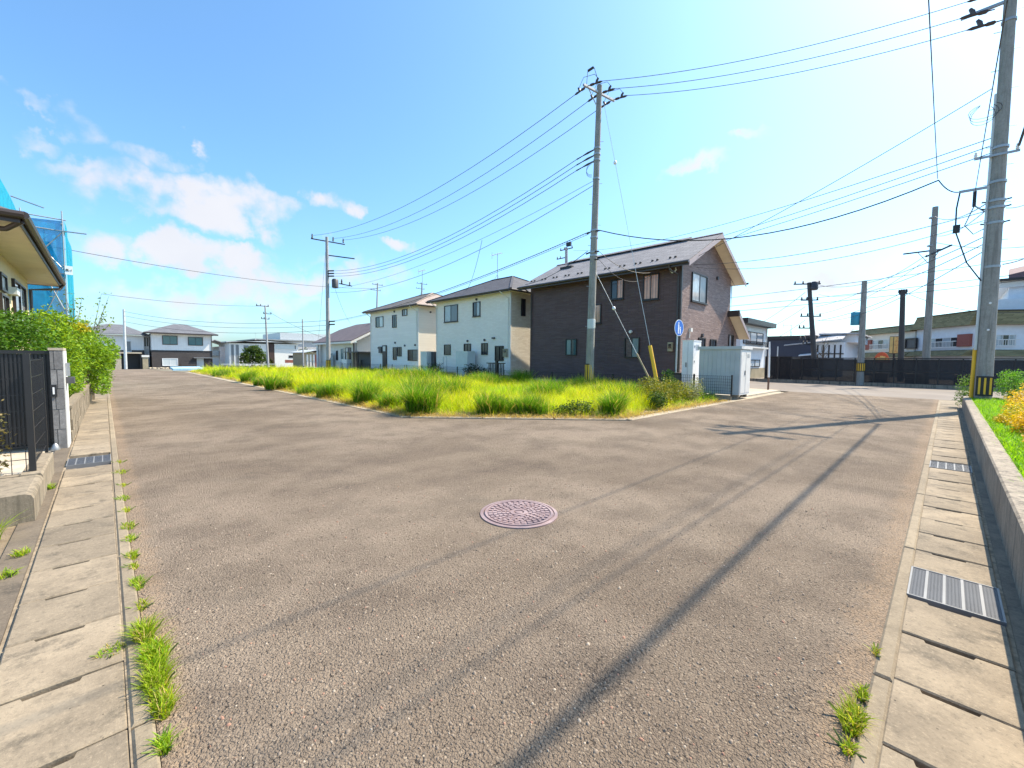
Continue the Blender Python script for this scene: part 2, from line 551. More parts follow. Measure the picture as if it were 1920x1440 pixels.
def glass(name, c, rough=0.06, folds=False):
    t = NT(name)
    col = c
    if folds:   # curtain behind the pane
        x, y, z = t.sepa(t.tc.outputs['Object'])
        w = t.math('SINE', t.math('MULTIPLY', t.math('ADD', x, y), 38.0))
        w = t.math('ADD', w, t.math('MULTIPLY', t.noise(5, 3), 2.0))
        col = t.mix(t.ramp(w, -0.2, 2.2), tuple(k*0.55 for k in c), c)
    t.col(col); t.rough(rough)
    t.b.inputs['IOR'].default_value = 1.52
    t.b.inputs['Coat Weight'].default_value = 0.25; t.b.inputs['Coat Roughness'].default_value = 0.02
    return t.m

def leafmat(name, trans=0.35, rough=0.55):
    t = NT(name)
    at = t.node('ShaderNodeAttribute', attribute_name='Col')
    t.col(at.outputs['Color']); t.rough(rough)
    t.b.inputs['Specular IOR Level'].default_value = 0.25
    tr = t.node('ShaderNodeBsdfTranslucent')
    warm = t.mix(1.0, at.outputs['Color'], (1.25, 1.15, 0.55), 'MULTIPLY')
    t.l.new(warm, tr.inputs['Color'])
    mx = t.node('ShaderNodeMixShader'); mx.inputs[0].default_value = trans
    t.l.new(t.b.outputs[0], mx.inputs[1]); t.l.new(tr.outputs[0], mx.inputs[2])
    t.l.new(mx.outputs[0], t.out.inputs['Surface'])
    return t.m

def sheer(name, c, alpha, trans=0.35, rough=0.6):
    """Perforated sheet or open-weave net: part of the light passes through the holes."""
    t = NT(name)
    f = t.ramp(t.noise(4, 4), 0.3, 0.7)
    cc = t.mix(f, c, tuple(k*0.8 for k in c))
    t.col(cc); t.rough(rough)
    tr = t.node('ShaderNodeBsdfTranslucent'); t.l.new(cc, tr.inputs['Color'])
    m1 = t.node('ShaderNodeMixShader'); m1.inputs[0].default_value = trans
    t.l.new(t.b.outputs[0], m1.inputs[1]); t.l.new(tr.outputs[0], m1.inputs[2])
    tp = t.node('ShaderNodeBsdfTransparent')
    m2 = t.node('ShaderNodeMixShader'); m2.inputs[0].default_value = alpha
    t.l.new(tp.outputs[0], m2.inputs[1]); t.l.new(m1.outputs[0], m2.inputs[2])
    t.l.new(m2.outputs[0], t.out.inputs['Surface'])
    return t.m

def soilmat(name, a, b, sc=4):
    t = NT(name)
    c = t.mix(t.ramp(t.noise(sc, 8, 0.7), 0.3, 0.7), a, b)
    t.col(c); t.rough(0.95); t.bump(t.noise(30, 5, 0.7), 0.6, 0.03)
    return t.m

M_ASPH = asphalt()
M_FARASPH = far_asphalt()
M_SLAB = concrete('gutter slab concrete', (0.195, 0.157, 0.112), (0.335, 0.272, 0.193), (0.07, 0.06, 0.046), 0.85)
M_LOTKERB = concrete('lot kerb concrete', (0.34, 0.28, 0.20), (0.45, 0.385, 0.29), (0.15, 0.125, 0.09), 0.4)
M_KERB = concrete('kerb concrete', (0.22, 0.178, 0.125), (0.31, 0.255, 0.18), (0.10, 0.08, 0.055), 0.45)
M_PALECONC = concrete('pale concrete', (0.40, 0.345, 0.265), (0.52, 0.455, 0.36), (0.19, 0.16, 0.12), 0.3)
M_STRIP = concrete('stained concrete strip', (0.12, 0.095, 0.07), (0.22, 0.175, 0.125), (0.05, 0.042, 0.032), 0.6)
M_RETAIN = concrete('weathered retaining concrete', (0.26, 0.215, 0.165), (0.40, 0.34, 0.265), (0.07, 0.06, 0.05), 0.6, streak=True)
M_BLOCK = concrete('concrete block', (0.24, 0.195, 0.14), (0.34, 0.285, 0.21), (0.10, 0.085, 0.06), 0.5, streak=True)
M_PILLAR = concrete('grey pillar tile', (0.16, 0.155, 0.155), (0.29, 0.28, 0.275), (0.08, 0.08, 0.08), 0.5, sc=4)
M_POLE = concrete('pole concrete', (0.27, 0.265, 0.245), (0.35, 0.345, 0.32), (0.17, 0.165, 0.15), 0.4, streak=True)
M_POLEFAR = paint('distant pole concrete', (0.33, 0.33, 0.34), 0.8)
M_STEELPOLE = paint('galvanised pole', (0.55, 0.57, 0.58), 0.45, 0.3)
M_WOODPOLE = paint('dark tarred pole', (0.06, 0.058, 0.06), 0.8)
M_STEEL = paint('galvanised steel', (0.36, 0.37, 0.38), 0.45, 0.6)
M_DARKSTEEL = paint('dark fitting', (0.045, 0.045, 0.055), 0.5, 0.2)
M_INSUL = paint('insulator', (0.05, 0.035, 0.035), 0.3)
M_WIRE = paint('weathered cable', (0.055, 0.055, 0.065), 0.7)
M_BLACKWIRE = paint('black cable', (0.03, 0.03, 0.035), 0.6)
M_BLACK = paint('black paint', (0.018, 0.018, 0.02), 0.5)
M_YELLOW = paint('guard yellow', (0.80, 0.47, 0.03), 0.5, vary=0.06)
M_GATE = paint('black gate paint', (0.02, 0.02, 0.022), 0.4)
M_BRONZE = paint('bronze window frame', (0.032, 0.026, 0.026), 0.4, 0.3)
M_GUTTER = paint('brown gutter', (0.05, 0.038, 0.034), 0.4)
M_WHITE = paint('white enamel', (0.78, 0.79, 0.80), 0.45, vary=0.04)
M_OFFWHITE = paint('off white paint', (0.70, 0.69, 0.66), 0.55, vary=0.05)
M_GREYBOX = paint('pale grey enamel', (0.56, 0.60, 0.60), 0.4, vary=0.05)
M_SHED = paint('grey shed panel', (0.44, 0.47, 0.47), 0.5, vary=0.06)
M_SHEDLIT = paint('shed panel painted sunlit', (0.72, 0.70, 0.67), 0.5, vary=0.05)  # whiter copy of the shed grey, sunlight painted onto the street end
M_DARKGREY = paint('dark grey unit', (0.075, 0.075, 0.08), 0.5)
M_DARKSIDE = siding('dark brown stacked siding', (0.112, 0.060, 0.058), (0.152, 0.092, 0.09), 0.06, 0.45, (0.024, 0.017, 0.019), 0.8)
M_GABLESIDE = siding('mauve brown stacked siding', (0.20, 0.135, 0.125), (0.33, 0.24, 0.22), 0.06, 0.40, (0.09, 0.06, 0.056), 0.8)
M_WHITESIDE = siding('white brick siding', (0.82, 0.75, 0.69), (0.88, 0.82, 0.76), 0.10, 0.33, (0.68, 0.62, 0.56), 0.35, 0.3)
M_BEIGESIDE = siding('pale beige brick siding', (0.62, 0.56, 0.45), (0.74, 0.69, 0.58), 0.10, 0.33, (0.47, 0.42, 0.33), 0.45, 0.4)
M_WHITELAP = siding('white plank siding', (0.80, 0.77, 0.74), (0.86, 0.83, 0.80), 0.23, 3.0, (0.70, 0.67, 0.64), 0.25, 0.25)
M_CREAMLAP = siding('cream plank siding', (0.74, 0.69, 0.60), (0.78, 0.73, 0.64), 0.23, 3.0, (0.62, 0.57, 0.49), 0.25, 0.25)
M_GREYLAP = lap('pale vertical siding', (0.66, 0.67, 0.64), 0.30, vertical=True)
M_FARWHITE = lap('white ribbed siding', (0.72, 0.73, 0.73), 0.35, vertical=True)
M_FARDARK = siding('charcoal brown siding', (0.045, 0.038, 0.038), (0.062, 0.052, 0.05), 0.12, 0.9, (0.028, 0.024, 0.024), 0.5)
M_CREAM = paint('cream render', (0.66, 0.56, 0.37), 0.9, vary=0.07, scale=6, bump=0.4, bscale=150)
M_SOFFIT = paint('beige soffit', (0.68, 0.60, 0.46), 0.8, vary=0.05)
M_PINKBOARD = paint('mauve grey board', (.36, .30, .31), .6, vary=.05)
M_SOFFIT2 = paint('cream soffit', (0.66, 0.58, 0.40), 0.8, vary=0.05)
M_ROOFGREY = shingle('grey slate shingles', (0.185, 0.178, 0.19), (0.255, 0.248, 0.26), 0.19, 'Y')
M_ROOFDARK = shingle('dark slate shingles', (0.05, 0.048, 0.058), (0.085, 0.082, 0.095), 0.19, 'XY')
M_ROOFBROWN = shingle('brown grey shingles', (0.10, 0.092, 0.085), (0.15, 0.135, 0.125), 0.19, 'XY')
M_ROOFSUNLIT = shingle('brown shingles painted sunlit', (0.30, 0.24, 0.21), (0.36, 0.29, 0.25), 0.19, 'XY')  # lighter copy of the brown roof, sunlight painted into the hip slope
M_ROOFTILE = shingle('brown metal tiles', (0.115, 0.092, 0.10), (0.145, 0.118, 0.125), 0.42, 'Y')
M_ROOFFAR = shingle('blue grey shingles', (0.11, 0.115, 0.135), (0.145, 0.15, 0.17), 0.4, 'XY')
M_ROOFMOSS = shingle('mossy olive shingles', (0.19, 0.15, 0.07), (0.31, 0.25, 0.12), 0.22, 'XY', 0.95)
M_ROOFMAUVE = paint('mauve roof', (0.19, 0.115, 0.125), 0.7)
M_ROOFPALE = shingle('pale grey tiles', (0.42, 0.41, 0.42), (0.52, 0.51, 0.52), 0.3, 'XY')
M_NAVY = lap('navy metal siding', (0.035, 0.042, 0.07), 0.25, vertical=True)
M_TAN = paint('tan cladding', (0.36, 0.30, 0.20), 0.8)
M_BRICKRED = paint('brick red panel', (0.27, 0.085, 0.065), 0.8, vary=0.2, scale=20)
M_RESTWALL = paint('aged cream wall', (0.70, 0.67, 0.60), 0.85, vary=0.06)
M_RESTWHITE = paint('pale blue white wall', (0.70, 0.73, 0.77), 0.85, vary=0.05)
M_GLASSDARK = glass('dark window glass', (0.025, 0.025, 0.03))
M_GLASSCURT = glass('window with white curtain', (0.50, 0.54, 0.57), folds=True)
M_GLASSGREY = glass('grey insect screen pane', (0.16, 0.18, 0.20), 0.3)
M_GLASSPINK = glass('window with pink curtain', (0.72, 0.34, 0.21), folds=True)
M_GLASSTEAL = glass('teal tinted pane', (0.10, 0.19, 0.20))
M_GLASSPALE = glass('pale frosted pane', (0.55, 0.60, 0.62), 0.2)
M_NETBLUE = sheer('blue scaffold net', (0.012, 0.52, 0.72), 0.94, 0.5)
M_NETFRONT = sheer('blue scaffold net facing', (0.012, 0.42, 0.72), 0.62, 0.5)
M_PERF = sheer('black perforated panel', (0.012, 0.012, 0.016), 0.82, 0.0)
M_SOIL = soilmat('dry soil', (0.16, 0.12, 0.08), (0.27, 0.21, 0.14))
M_LOTSOIL = soilmat('weedy soil', (0.13, 0.11, 0.05), (0.30, 0.23, 0.12), 1.5)
M_GROUND = soilmat('far ground', (0.18, 0.17, 0.12), (0.24, 0.22, 0.17), 0.2)
M_BARK = paint('bark', (0.11, 0.085, 0.06), 0.9, vary=0.3, scale=12, bump=0.6, bscale=40)
M_LEAF = leafmat('leaf', 0.35)
M_GRASS = leafmat('grass blade', 0.5)
M_SIGNBLUE = paint('sign blue', (0.01, 0.13, 0.55), 0.4, vary=0.03)
M_SIGNWHITE = paint('sign white', (0.80, 0.82, 0.83), 0.4, vary=0.03)
M_ORANGE = paint('sign orange', (0.62, 0.13, 0.02), 0.5)
M_REDSIGN = paint('sign red orange', (0.62, 0.10, 0.03), 0.5)
M_SIGNYEL = paint('sign yellow', (0.78, 0.50, 0.16), 0.5)
M_BLUEBOX = paint('turquoise box', (0.04, 0.30, 0.42), 0.5)
M_GRATE = paint('grate steel', (0.085, 0.095, 0.115), 0.6, 0.1)
M_GRATEBAR = paint('worn grate bar', (0.19, 0.195, 0.205), 0.55, 0.1)
M_MORTAR = paint('dirty joint', (0.25, 0.20, 0.14), 0.95, vary=0.4, scale=20)
M_MANHOLE = None

def manhole_mat():
    t = NT('rusty mauve cast iron')
    c = t.mix(t.ramp(t.noise(5, 6, 0.6), 0.35, 0.7), (0.235, 0.165, 0.168), (0.345, 0.262, 0.265))
    c = t.mix(t.ramp(t.noise(40, 4), 0.5, 0.75, 0, 0.5), c, (0.20, 0.11, 0.10))
    t.col(c); t.rough(0.6); t.b.inputs['Metallic'].default_value = 0.1
    t.bump(t.noise(150, 3), 0.3, 0.003)
    return t.m
M_MANHOLE = manhole_mat()

# ------------------------------------------------------------------ foliage helpers
def np_mesh(name, V, loops, starts, mat, colors=None, per=None, smooth=False):
    me = bpy.data.meshes.new(name)
    me.vertices.add(len(V)); me.vertices.foreach_set('co', np.ascontiguousarray(V, dtype=np.float32).ravel())
    me.loops.add(len(loops)); me.loops.foreach_set('vertex_index', loops.astype(np.int32))
    me.polygons.add(len(starts)); me.polygons.foreach_set('loop_start', starts.astype(np.int32))
    if colors is not None:
        c = np.repeat(colors, per, axis=0); c = np.concatenate([c, np.ones((len(c), 1))], 1)
        a = me.color_attributes.new('Col', 'FLOAT_COLOR', 'POINT')
        a.data.foreach_set('color', np.ascontiguousarray(c, dtype=np.float32).ravel())
    me.update(calc_edges=True); me.validate()
    if smooth: me.polygons.foreach_set('use_smooth', [True]*len(me.polygons))
    me.materials.append(mat)
    return me

def link(me, name, parent=None, at=None):
    o = bpy.data.objects.new(name, me); COL.objects.link(o)
    if parent: o.parent = parent
    elif at is not None: o.location = at
    ORG[o.name] = ORG[parent.name] if parent else Vector(at or (0, 0, 0))
    return o

def blade_mesh(name, P, H, W, lean, C, mat, org=(0, 0, 0), rng=RNG, az=None):
    n = len(P); az = rng.uniform(0, 2*np.pi, n) if az is None else az; fa = az + rng.normal(np.pi/2, 0.5, n)
    D = np.stack([np.cos(az), np.sin(az), np.zeros(n)], 1); S = np.stack([np.cos(fa), np.sin(fa), np.zeros(n)], 1)
    V = np.zeros((n, 7, 3))
    for i, (t, w) in enumerate(((0, 1.0), (0.4, 0.85), (0.75, 0.55))):
        c = P + D*(lean*H*t**1.8)[:, None]; c = c.copy(); c[:, 2] += H*(t - 0.3*lean*t*t)
        V[:, 2*i] = c - S*(W*w/2)[:, None]; V[:, 2*i+1] = c + S*(W*w/2)[:, None]
    c = P + D*(lean*H)[:, None]; c = c.copy(); c[:, 2] += H*(1 - 0.3*lean)
    V[:, 6] = c
    V = V.reshape(-1, 3) - np.array(org)
    base = (np.arange(n)*7)[:, None]
    loops = (base + np.array([0, 1, 3, 2, 2, 3, 5, 4, 4, 5, 6])).ravel()
    starts = ((np.arange(n)*11)[:, None] + np.array([0, 4, 8])).ravel()
    return np_mesh(name, V, loops, starts, mat, C, 7)

def leaf_mesh(name, P, size, C, mat, org=(0, 0, 0), up=0.4, rng=RNG, aspect=0.5):
    n = len(P)
    N = rng.normal(0, 1, (n, 3)); N[:, 2] = np.abs(N[:, 2]) + up; N /= np.linalg.norm(N, axis=1)[:, None]
    T = np.cross(N, rng.normal(0, 1, (n, 3))); T /= np.linalg.norm(T, axis=1)[:, None]
    U = np.cross(N, T); s = (size*rng.uniform(0.6, 1.3, n))[:, None]
    V = np.stack([P - T*s*0.5, P + U*s*aspect*0.5 - T*s*0.05, P + T*s*0.5 - N*s*0.08, P - U*s*aspect*0.5 - T*s*0.05], 1).reshape(-1, 3) - np.array(org)
    loops = np.arange(4*n); starts = np.arange(n)*4
    return np_mesh(name, V, loops, starts, mat, C, 4)

def colmix(n, a, b, rng=RNG, jit=0.18):
    t = rng.uniform(0, 1, n)[:, None]
    return np.clip((np.array(a)*(1-t) + np.array(b)*t)*(1 + rng.normal(0, jit, n))[:, None], 0.005, 1)

def clump_points(blobs, n, rng=RNG, hollow=0.55):
    """points in lumpy shells round the given blobs (centre, radii)"""
    w = np.array([b[1][0]*b[1][1] + b[1][0]*b[1][2] for b in blobs]); w = w/w.sum()
    k = rng.choice(len(blobs), n, p=w)
    d = rng.normal(0, 1, (n, 3)); d /= np.linalg.norm(d, axis=1)[:, None]
    r = hollow + (1-hollow)*rng.uniform(0, 1, n)**0.6
    r *= 1 + 0.22*np.sin(d[:, 0]*7 + k*1.7)*np.sin(d[:, 1]*6 + k) + 0.12*np.sin(d[:, 2]*11 + k*2.3)
    c = np.array([b[0] for b in blobs])[k]; rad = np.array([b[1] for b in blobs])[k]
    return c + d*rad*r[:, None]

def shrub(name, label, cat, base, blobs, nleaf, size, ca, cb, group=None, stems=5, aspect=0.5, up=0.4, hollow=0.55, stem_r=0.012):
    t = thing(name, label, cat, base, group)
    P = clump_points(blobs, nleaf, hollow=hollow)
    P = P[P[:, 2] > base[2] + 0.02]
    me = leaf_mesh('foliage', P, size, colmix(len(P), ca, cb), M_LEAF, base, up, aspect=aspect)
    link(me, 'foliage', t)
    mb = MB()
    for i in range(stems):
        b = blobs[i % len(blobs)]
        tip = Vector(b[0]) + Vector((random.uniform(-.4, .4)*b[1][0], random.uniform(-.4, .4)*b[1][1], b[1][2]*0.5))
        o = Vector(base) + Vector((random.uniform(-.06, .06), random.uniform(-.06, .06), -0.03))
        m = (o + tip)/2 + Vector((random.uniform(-.05, .05), random.uniform(-.05, .05), 0.05))
        mb.tube([o, m, tip], [stem_r, stem_r*0.8, stem_r*0.35], 5)
    mb.build('stem', M_BARK, t)
    return t

# ------------------------------------------------------------------ ground and roads
def sheet(name, quads, mat, kind='structure', label=None):
    mb = MB()
    for q in quads:
        b = len(mb.v); mb.v += [tuple(p) for p in q]; mb.f.append(tuple(range(b, b+len(q))))
    o = mb.build(name, mat)
    for p in o.data.polygons:
        pass
    return tag(o, label, kind=kind)

sheet('ground', [[(-500, -300, -.22), (700, -300, -.22), (700, 48, -.22), (-500, 48, -.22)],
                 [(-500, 48, -.22), (700, 48, -.22), (700, 88, -1.05), (-500, 88, -1.05)],
                 [(-500, 88, -1.05), (700, 88, -1.05), (700, 900, -1.05), (-500, 900, -1.05)]], M_GROUND)
sheet('road', [[(.1, .17, 0), (24.3, .17, 0), (24.3, 5.37, 0), (.1, 5.37, 0)],
               [(.1, 5.37, 0), (5.3, 5.37, 0), (5.3, 9.3, 0), (.1, 9.3, 0)],
               [(5.3, 5.37, 0), (9.22, 5.37, 0), (5.3, 9.3, 0)],
               [(.1, 9.3, 0), (5.3, 9.3, 0), (5.15, 48, 0), (0.0, 48, 0)],
               [(0.0, 48, 0), (5.15, 48, 0), (5.1, 88, -.8), (-.1, 88, -.8)]], M_ASPH)
sheet('cross_street', [[(24.3, -60, 0), (34.6, -60, 0), (34.6, 70, 0), (24.3, 70, 0)]], M_FARASPH)
sheet('end_street', [[(-30, 88, -.8), (60, 88, -.8), (60, 91, -.8), (-30, 91, -.8)]], M_FARASPH)

# gutter with lift-out cover slabs -------------------------------------------------
def slab_mesh(name, length, width, thick, mat, notch=True, ch=0.007):
    l, w = length/2, width/2
    if notch:
        nl = 0.095; nd = 0.026; c0 = -0.02
        out = [(-w, -l), (w, -l), (w, l), (c0+nl, l), (c0+nl-.008, l-nd), (c0-nl+.008, l-nd), (c0-nl, l), (-w, l)]
    else:
        out = [(-w, -l), (w, -l), (w, l), (-w, l)]
    mb = MB(); n = len(out)
    cx = 0
    def inset(p):
        return (p[0] - math.copysign(min(ch, abs(p[0])), p[0]) if abs(abs(p[0])-w) < 1e-6 else p[0], p[1] - math.copysign(ch, p[1]) if abs(abs(p[1])-l) < 1e-6 else p[1]-ch)
    mb.v = [(x, y, -thick) for x, y in out] + [(x, y, -ch) for x, y in out] + [(*inset(p), 0) for p in out]
    for k in range(2):
        for i in range(n):
            j = (i+1) % n
            mb.f.append((k*n+i, k*n+j, (k+1)*n+j, (k+1)*n+i))
    mb.f.append(tuple(range(2*n, 3*n))); mb.f.append(tuple(range(n-1, -1, -1)))
    return mb.mesh(name, mat)

bed_l = tag(B(-.44, .02, 0.2, 44, -.20, -.11).build('left_gutter', M_STRIP), kind='structure')
bed_r = tag(B(0.6, 22.2, -.33, .11, -.20, -.11).build('right_gutter', M_STRIP), kind='structure')
SL = slab_mesh('gutter_slab', 0.505, 0.435, 0.10, M_SLAB)
SLR = slab_mesh('gutter_slab', 0.485, 0.415, 0.10, M_SLAB)
KM = slab_mesh('kerb_stone', 1.985, 0.072, 0.12, M_KERB, False, 0.010)
B(-.4400, -.4185, .2, 40, -.11, -.010).build('joint_mortar', M_MORTAR, bed_l); B(.0180, .0245, .2, 40, -.11, .003).build('joint_mortar', M_MORTAR, bed_l)
B(.6, 22.2, .1035, .1045, -.11, .003).build('joint_mortar', M_MORTAR, bed_r); B(.6, 22.2, -.33, -.3085, -.11, -.010).build('joint_mortar', M_MORTAR, bed_r)
rnd = random.Random(3)
y = 0.42
while y < 40:
    if not (8.0 < y < 8.75):
        share(SL, 'gutter_slab', bed_l, (-.20, y, .006 + rnd.uniform(-.004, .004)), rnd.uniform(-.004, .004))
    elif y < 8.3:
        pass
    y += 0.515
x = 0.90
while x < 22.3:
    if not (3.62 < x < 4.2 or 8.38 < x < 9.0):
        share(SLR, 'gutter_slab', bed_r, (x, -.10, .006 + rnd.uniform(-.004, .004)), math.pi/2 + math.pi + rnd.uniform(-.004, .004))
    x += 0.497
for k in range(22):
    share(KM, 'kerb_stone', bed_l, (.061, 1.2 + 2*k, .012))
for k in range(11):
    share(KM, 'kerb_stone', bed_r, (1.6 + 2*k, .1405, .012), math.pi/2)

# flush concrete strips beside the gutters
sheet('left_verge', [[(-.60, 0.2, -.004), (-.44, 0.2, -.004), (-.44, 21, -.004), (-.52, 21, -.004), (-.60, 10, -.004)]], M_STRIP)
sheet('right_verge', [[(0.6, -.395, -.004), (22.6, -.395, -.004), (22.6, -.33, -.004), (0.6, -.33, -.004)]], M_STRIP)
sheet('corner_pavement', [[(22.2, -.395, -.006), (24.3, -.395, -.006), (24.3, .17, -.006), (22.2, .17, -.006)], [(20.46, -9, -.006), (24.3, -9, -.006), (24.3, -.395, -.006), (20.46, -.395, -.006)]], M_KERB)
sheet('left_yard', [[(-14, 7.45, -.03), (-.60, 7.45, -.03), (-.60, 10.3, -.03), (-14, 10.3, -.03)]], M_PALECONC)
sheet('left_garden', [[(-14, 10.3, -.01), (-.62, 10.3, -.01), (-.45, 48, -.01), (-14, 48, -.01)], [(-14, -6, -.02), (-.60, -6, -.02), (-.60, 7.45, -.02), (-14, 7.45, -.02)]], M_SOIL)

# grates
def grate(label, cx, cy, lx, ly, bars_along_x):
    t = thing('drain_grate', label, 'drain grate', (cx, cy, 0), 'steel drain grates set in the gutters')
    x0, x1, y0, y1 = cx-lx/2, cx+lx/2, cy-ly/2, cy+ly/2
    fr = MB()
    w = .010
    fr.box(x0, x0+w, y0, y1, -.05, .014); fr.box(x1-w, x1, y0, y1, -.05, .014); fr.box(x0+w, x1-w, y0, y0+w, -.05, .013); fr.box(x0+w, x1-w, y1-w, y1, -.05, .013)
    fr.build('frame', M_GRATEBAR, t)
    for k in range(1, 5):      # four bright bearing bars across the grate
        if bars_along_x:
            yy = y0 + ly*k/5
            B(x0+w, x1-w, yy-.007, yy+.007, -.04, .012).build('bearing_bar', M_GRATEBAR, t)
        else:
            xx = x0 + lx*k/5
            B(xx-.007, xx+.007, y0+w, y1-w, -.04, .012).build('bearing_bar', M_GRATEBAR, t)
    mb = MB(); n = 34
    for k in range(1, n):
        if bars_along_x:
            xx = x0 + lx*k/n; mb.box(xx-.0042, xx+.0042, y0+w, y1-w, -.028, .009)
        else:
            yy = y0 + ly*k/n; mb.box(x0+w, x1-w, yy-.0042, yy+.0042, -.028, .009)
    n2 = 26
    for k in range(1, n2):
        if bars_along_x:
            yy = y0 + ly*k/n2; mb.box(x0+w, x1-w, yy-.0045, yy+.0045, -.027, .0075)
        else:
            xx = x0 + lx*k/n2; mb.box(xx-.0045, xx+.0045, y0+w, y1-w, -.027, .0075)
    mb.build('mesh_bars', M_GRATE, t)
    return t
grate('steel drain grate nearest the camera, in the right gutter', 3.93, -.10, .53, .42, True)
grate('small far steel drain grate in the right gutter beyond the nearer one', 8.70, -.10, .55, .42, True)
grate('steel drain grate in the left gutter beside the grey gate pillar', -.20, 8.38, .44, .52, False)

# kerb of the weedy lot, its soil, the paved forecourt
lot_kerb = tag(MB().prism([(5.62, 9.45, -.1), (9.36, 5.70, -.1), (17.2, 5.70, -.1), (17.2, 30, -.1), (5.45, 48, -.1)], (0, 0, .02)).build('lot_subgrade', M_STRIP), kind='structure')
LK = slab_mesh('kerb_stone', 1.98, 0.30, 0.12, M_LOTKERB, False, 0.010)
for k in range(19):
    share(LK, 'kerb_stone', lot_kerb, (5.455 - .0039*(k*2), 10.45 + 2*k, .014), 0.002)
for k in range(7):
    share(LK, 'kerb_stone', lot_kerb, (10.35 + 2*k, 5.525, .014), math.pi/2)
for k in range(3):
    f_ = (k+.5)/3
    o = share(LK, 'kerb_stone', lot_kerb, (9.29 - 3.80*f_ + .08, 5.47 + 3.88*f_ + .08, .013), math.radians(45.6))
    o.scale = (0.95, 0.90, 1)
sheet('lot_soil', [[(5.60, 9.5, .018), (9.42, 5.68, .018), (16.7, 5.68, .018), (16.7, 9.5, .018)], [(5.60, 9.5, .018), (18.3, 9.5, .018), (18.3, 49, .018), (5.45, 49, .018)]], M_LOTSOIL)
sheet('far_lot', [[(5.4, 49, -.05), (60, 49, -.05), (60, 87, -.78), (5.3, 87, -.78)]], M_GROUND)
fc = tag(B(16.72, 24.2, 5.72, 30, -.1, .06).build('forecourt', M_PALECONC), kind='structure')
B(18.32, 60, 30.02, 60, -.1, .05).build('forecourt_back', M_PALECONC, fc)

# manhole ---------------------------------------------------------------------
mh = thing('manhole_cover', 'round mauve cast-iron manhole cover in the road', 'manhole cover', (2.84, 2.82, 0))
MB().lathe((2.84, 2.82, 0), [(.375, -.03), (.375, .010), (.345, .014), (.342, -.01)], 48).build('frame', M_MANHOLE, mh, True)
MB().lathe((2.84, 2.82, 0), [(.338, -.02), (.338, .006), (.30, .007)], 48).build('lid', M_MANHOLE, mh)
mb = MB()
def ringblock(r0, r1, a0, a1, z0=.0065, z1=.017):
    c = [(2.84 + r*math.cos(a), 2.82 + r*math.sin(a)) for r, a in ((r0, a0), (r1, a0), (r1, a1), (r0, a1))]
    mb.hexa([(*q, z0) for q in c] + [(*q, z1) for q in c])
for (r0, r1, n, fill) in ((.308, .330, 48, .999), (.262, .296, 30, .62), (.218, .250, 26, .66), (.176, .208, 22, .62), (.135, .166, 16, .70), (.100, .125, 11, .70), (.050, .085, 24, .999)):
    ph = random.uniform(0, 1)
    for k in range(n):
        a = 2*math.pi*(k+ph)/n
        j = random.uniform(.85, 1.1) if fill < .9 else 1
        ringblock(r0, r1, a, a + 2*math.pi/n*min(fill*j, .999))
mb.lathe((2.84, 2.82, 0), [(.036, .007), (.036, .016), (.03, .018)], 16)
tag(mb.build('raised_pattern', M_MANHOLE, mh), kind='stuff')

# retaining wall and planted bed on the right -----------------------------------
rw = thing('retaining_wall', 'low stained concrete retaining wall along the right gutter', 'wall', (11, -.47, 0))
xs = [0.6, 4.1, 7.6, 11.1, 14.6, 18.1, 20.3]
for i in range(6):
    a, b = xs[i]+.004, xs[i+1]-.004
    MB().prism([(a, -.395, -.1), (a, -.395, .405), (a, -.410, .42), (a, -.545, .42), (a, -.56, .405), (a, -.56, -.1)], (b-a, 0, 0)).build('wall_panel', M_RETAIN, rw)
MB().prism([(20.304, -.40, -.1), (20.304, -.40, .41), (20.304, -1.2, .41), (20.304, -1.2, -.1)], (.15, 0, 0)).build('end_wall', M_RETAIN, rw)
sheet('planting_bed', [[(0.6, -9, .33), (20.3, -9, .33), (20.3, -.56, .33), (0.6, -.56, .33)]], M_SOIL)

# ------------------------------------------------------------------ building helpers
def window(parent, fr, u0, u1, z0, z1, panes=('dark', 'dark'), name='window', sill=False, frame=None, w=0.05, proud=0.06, label=None):
    """one framed window: frame > panes, centre sash, sill"""
    g = {'dark': M_GLASSDARK, 'curt': M_GLASSCURT, 'grey': M_GLASSGREY, 'pink': M_GLASSPINK, 'teal': M_GLASSTEAL, 'pale': M_GLASSPALE}
    frame = frame or M_BRONZE
    mb = MB().fring(fr, u0, u1, z0, z1, w, 0.0, proud)
    o = mb.build(name, frame, parent)
    if label: o['label'] = label
    n = len(panes); iw = (u1-u0-2*w)/n
    for i, k in enumerate(panes):
        a = u0+w+iw*i; b = a+iw
        dn = 0.026 if i % 2 == 0 else 0.014
        e = 0.0 if i == 0 else 0.018
        MB().fbox(fr, a+e, b, z0+w, z1-w, 0.004, dn).build('pane', g[k], o)
        if i:
            MB().fbox(fr, a-.02, a+.018, z0+w, z1-w, 0.004, proud-.012).build('sash', frame, o)
    if sill:
        MB().fbox(fr, u0-.04, u1+.04, z0-.05, z0-.003, 0.0, proud+.04).build('sill', frame, o)
    return o

def roofpoly(mb, poly, th=0.12):
    mb.prism([Vector(p) for p in poly], (0, 0, -th))

def pipe(parent, pts, r, mat=None, name='downpipe', n=8):
    return MB().tube(pts, r, n).build(name, mat or M_GUTTER, parent, True)

def vent(parent, fr, u, z, r=.075):
    return MB().disc(fr.p(u, z, 0.0), fr.n, r, .08, 12).build('wall_vent', M_DARKSTEEL, parent)

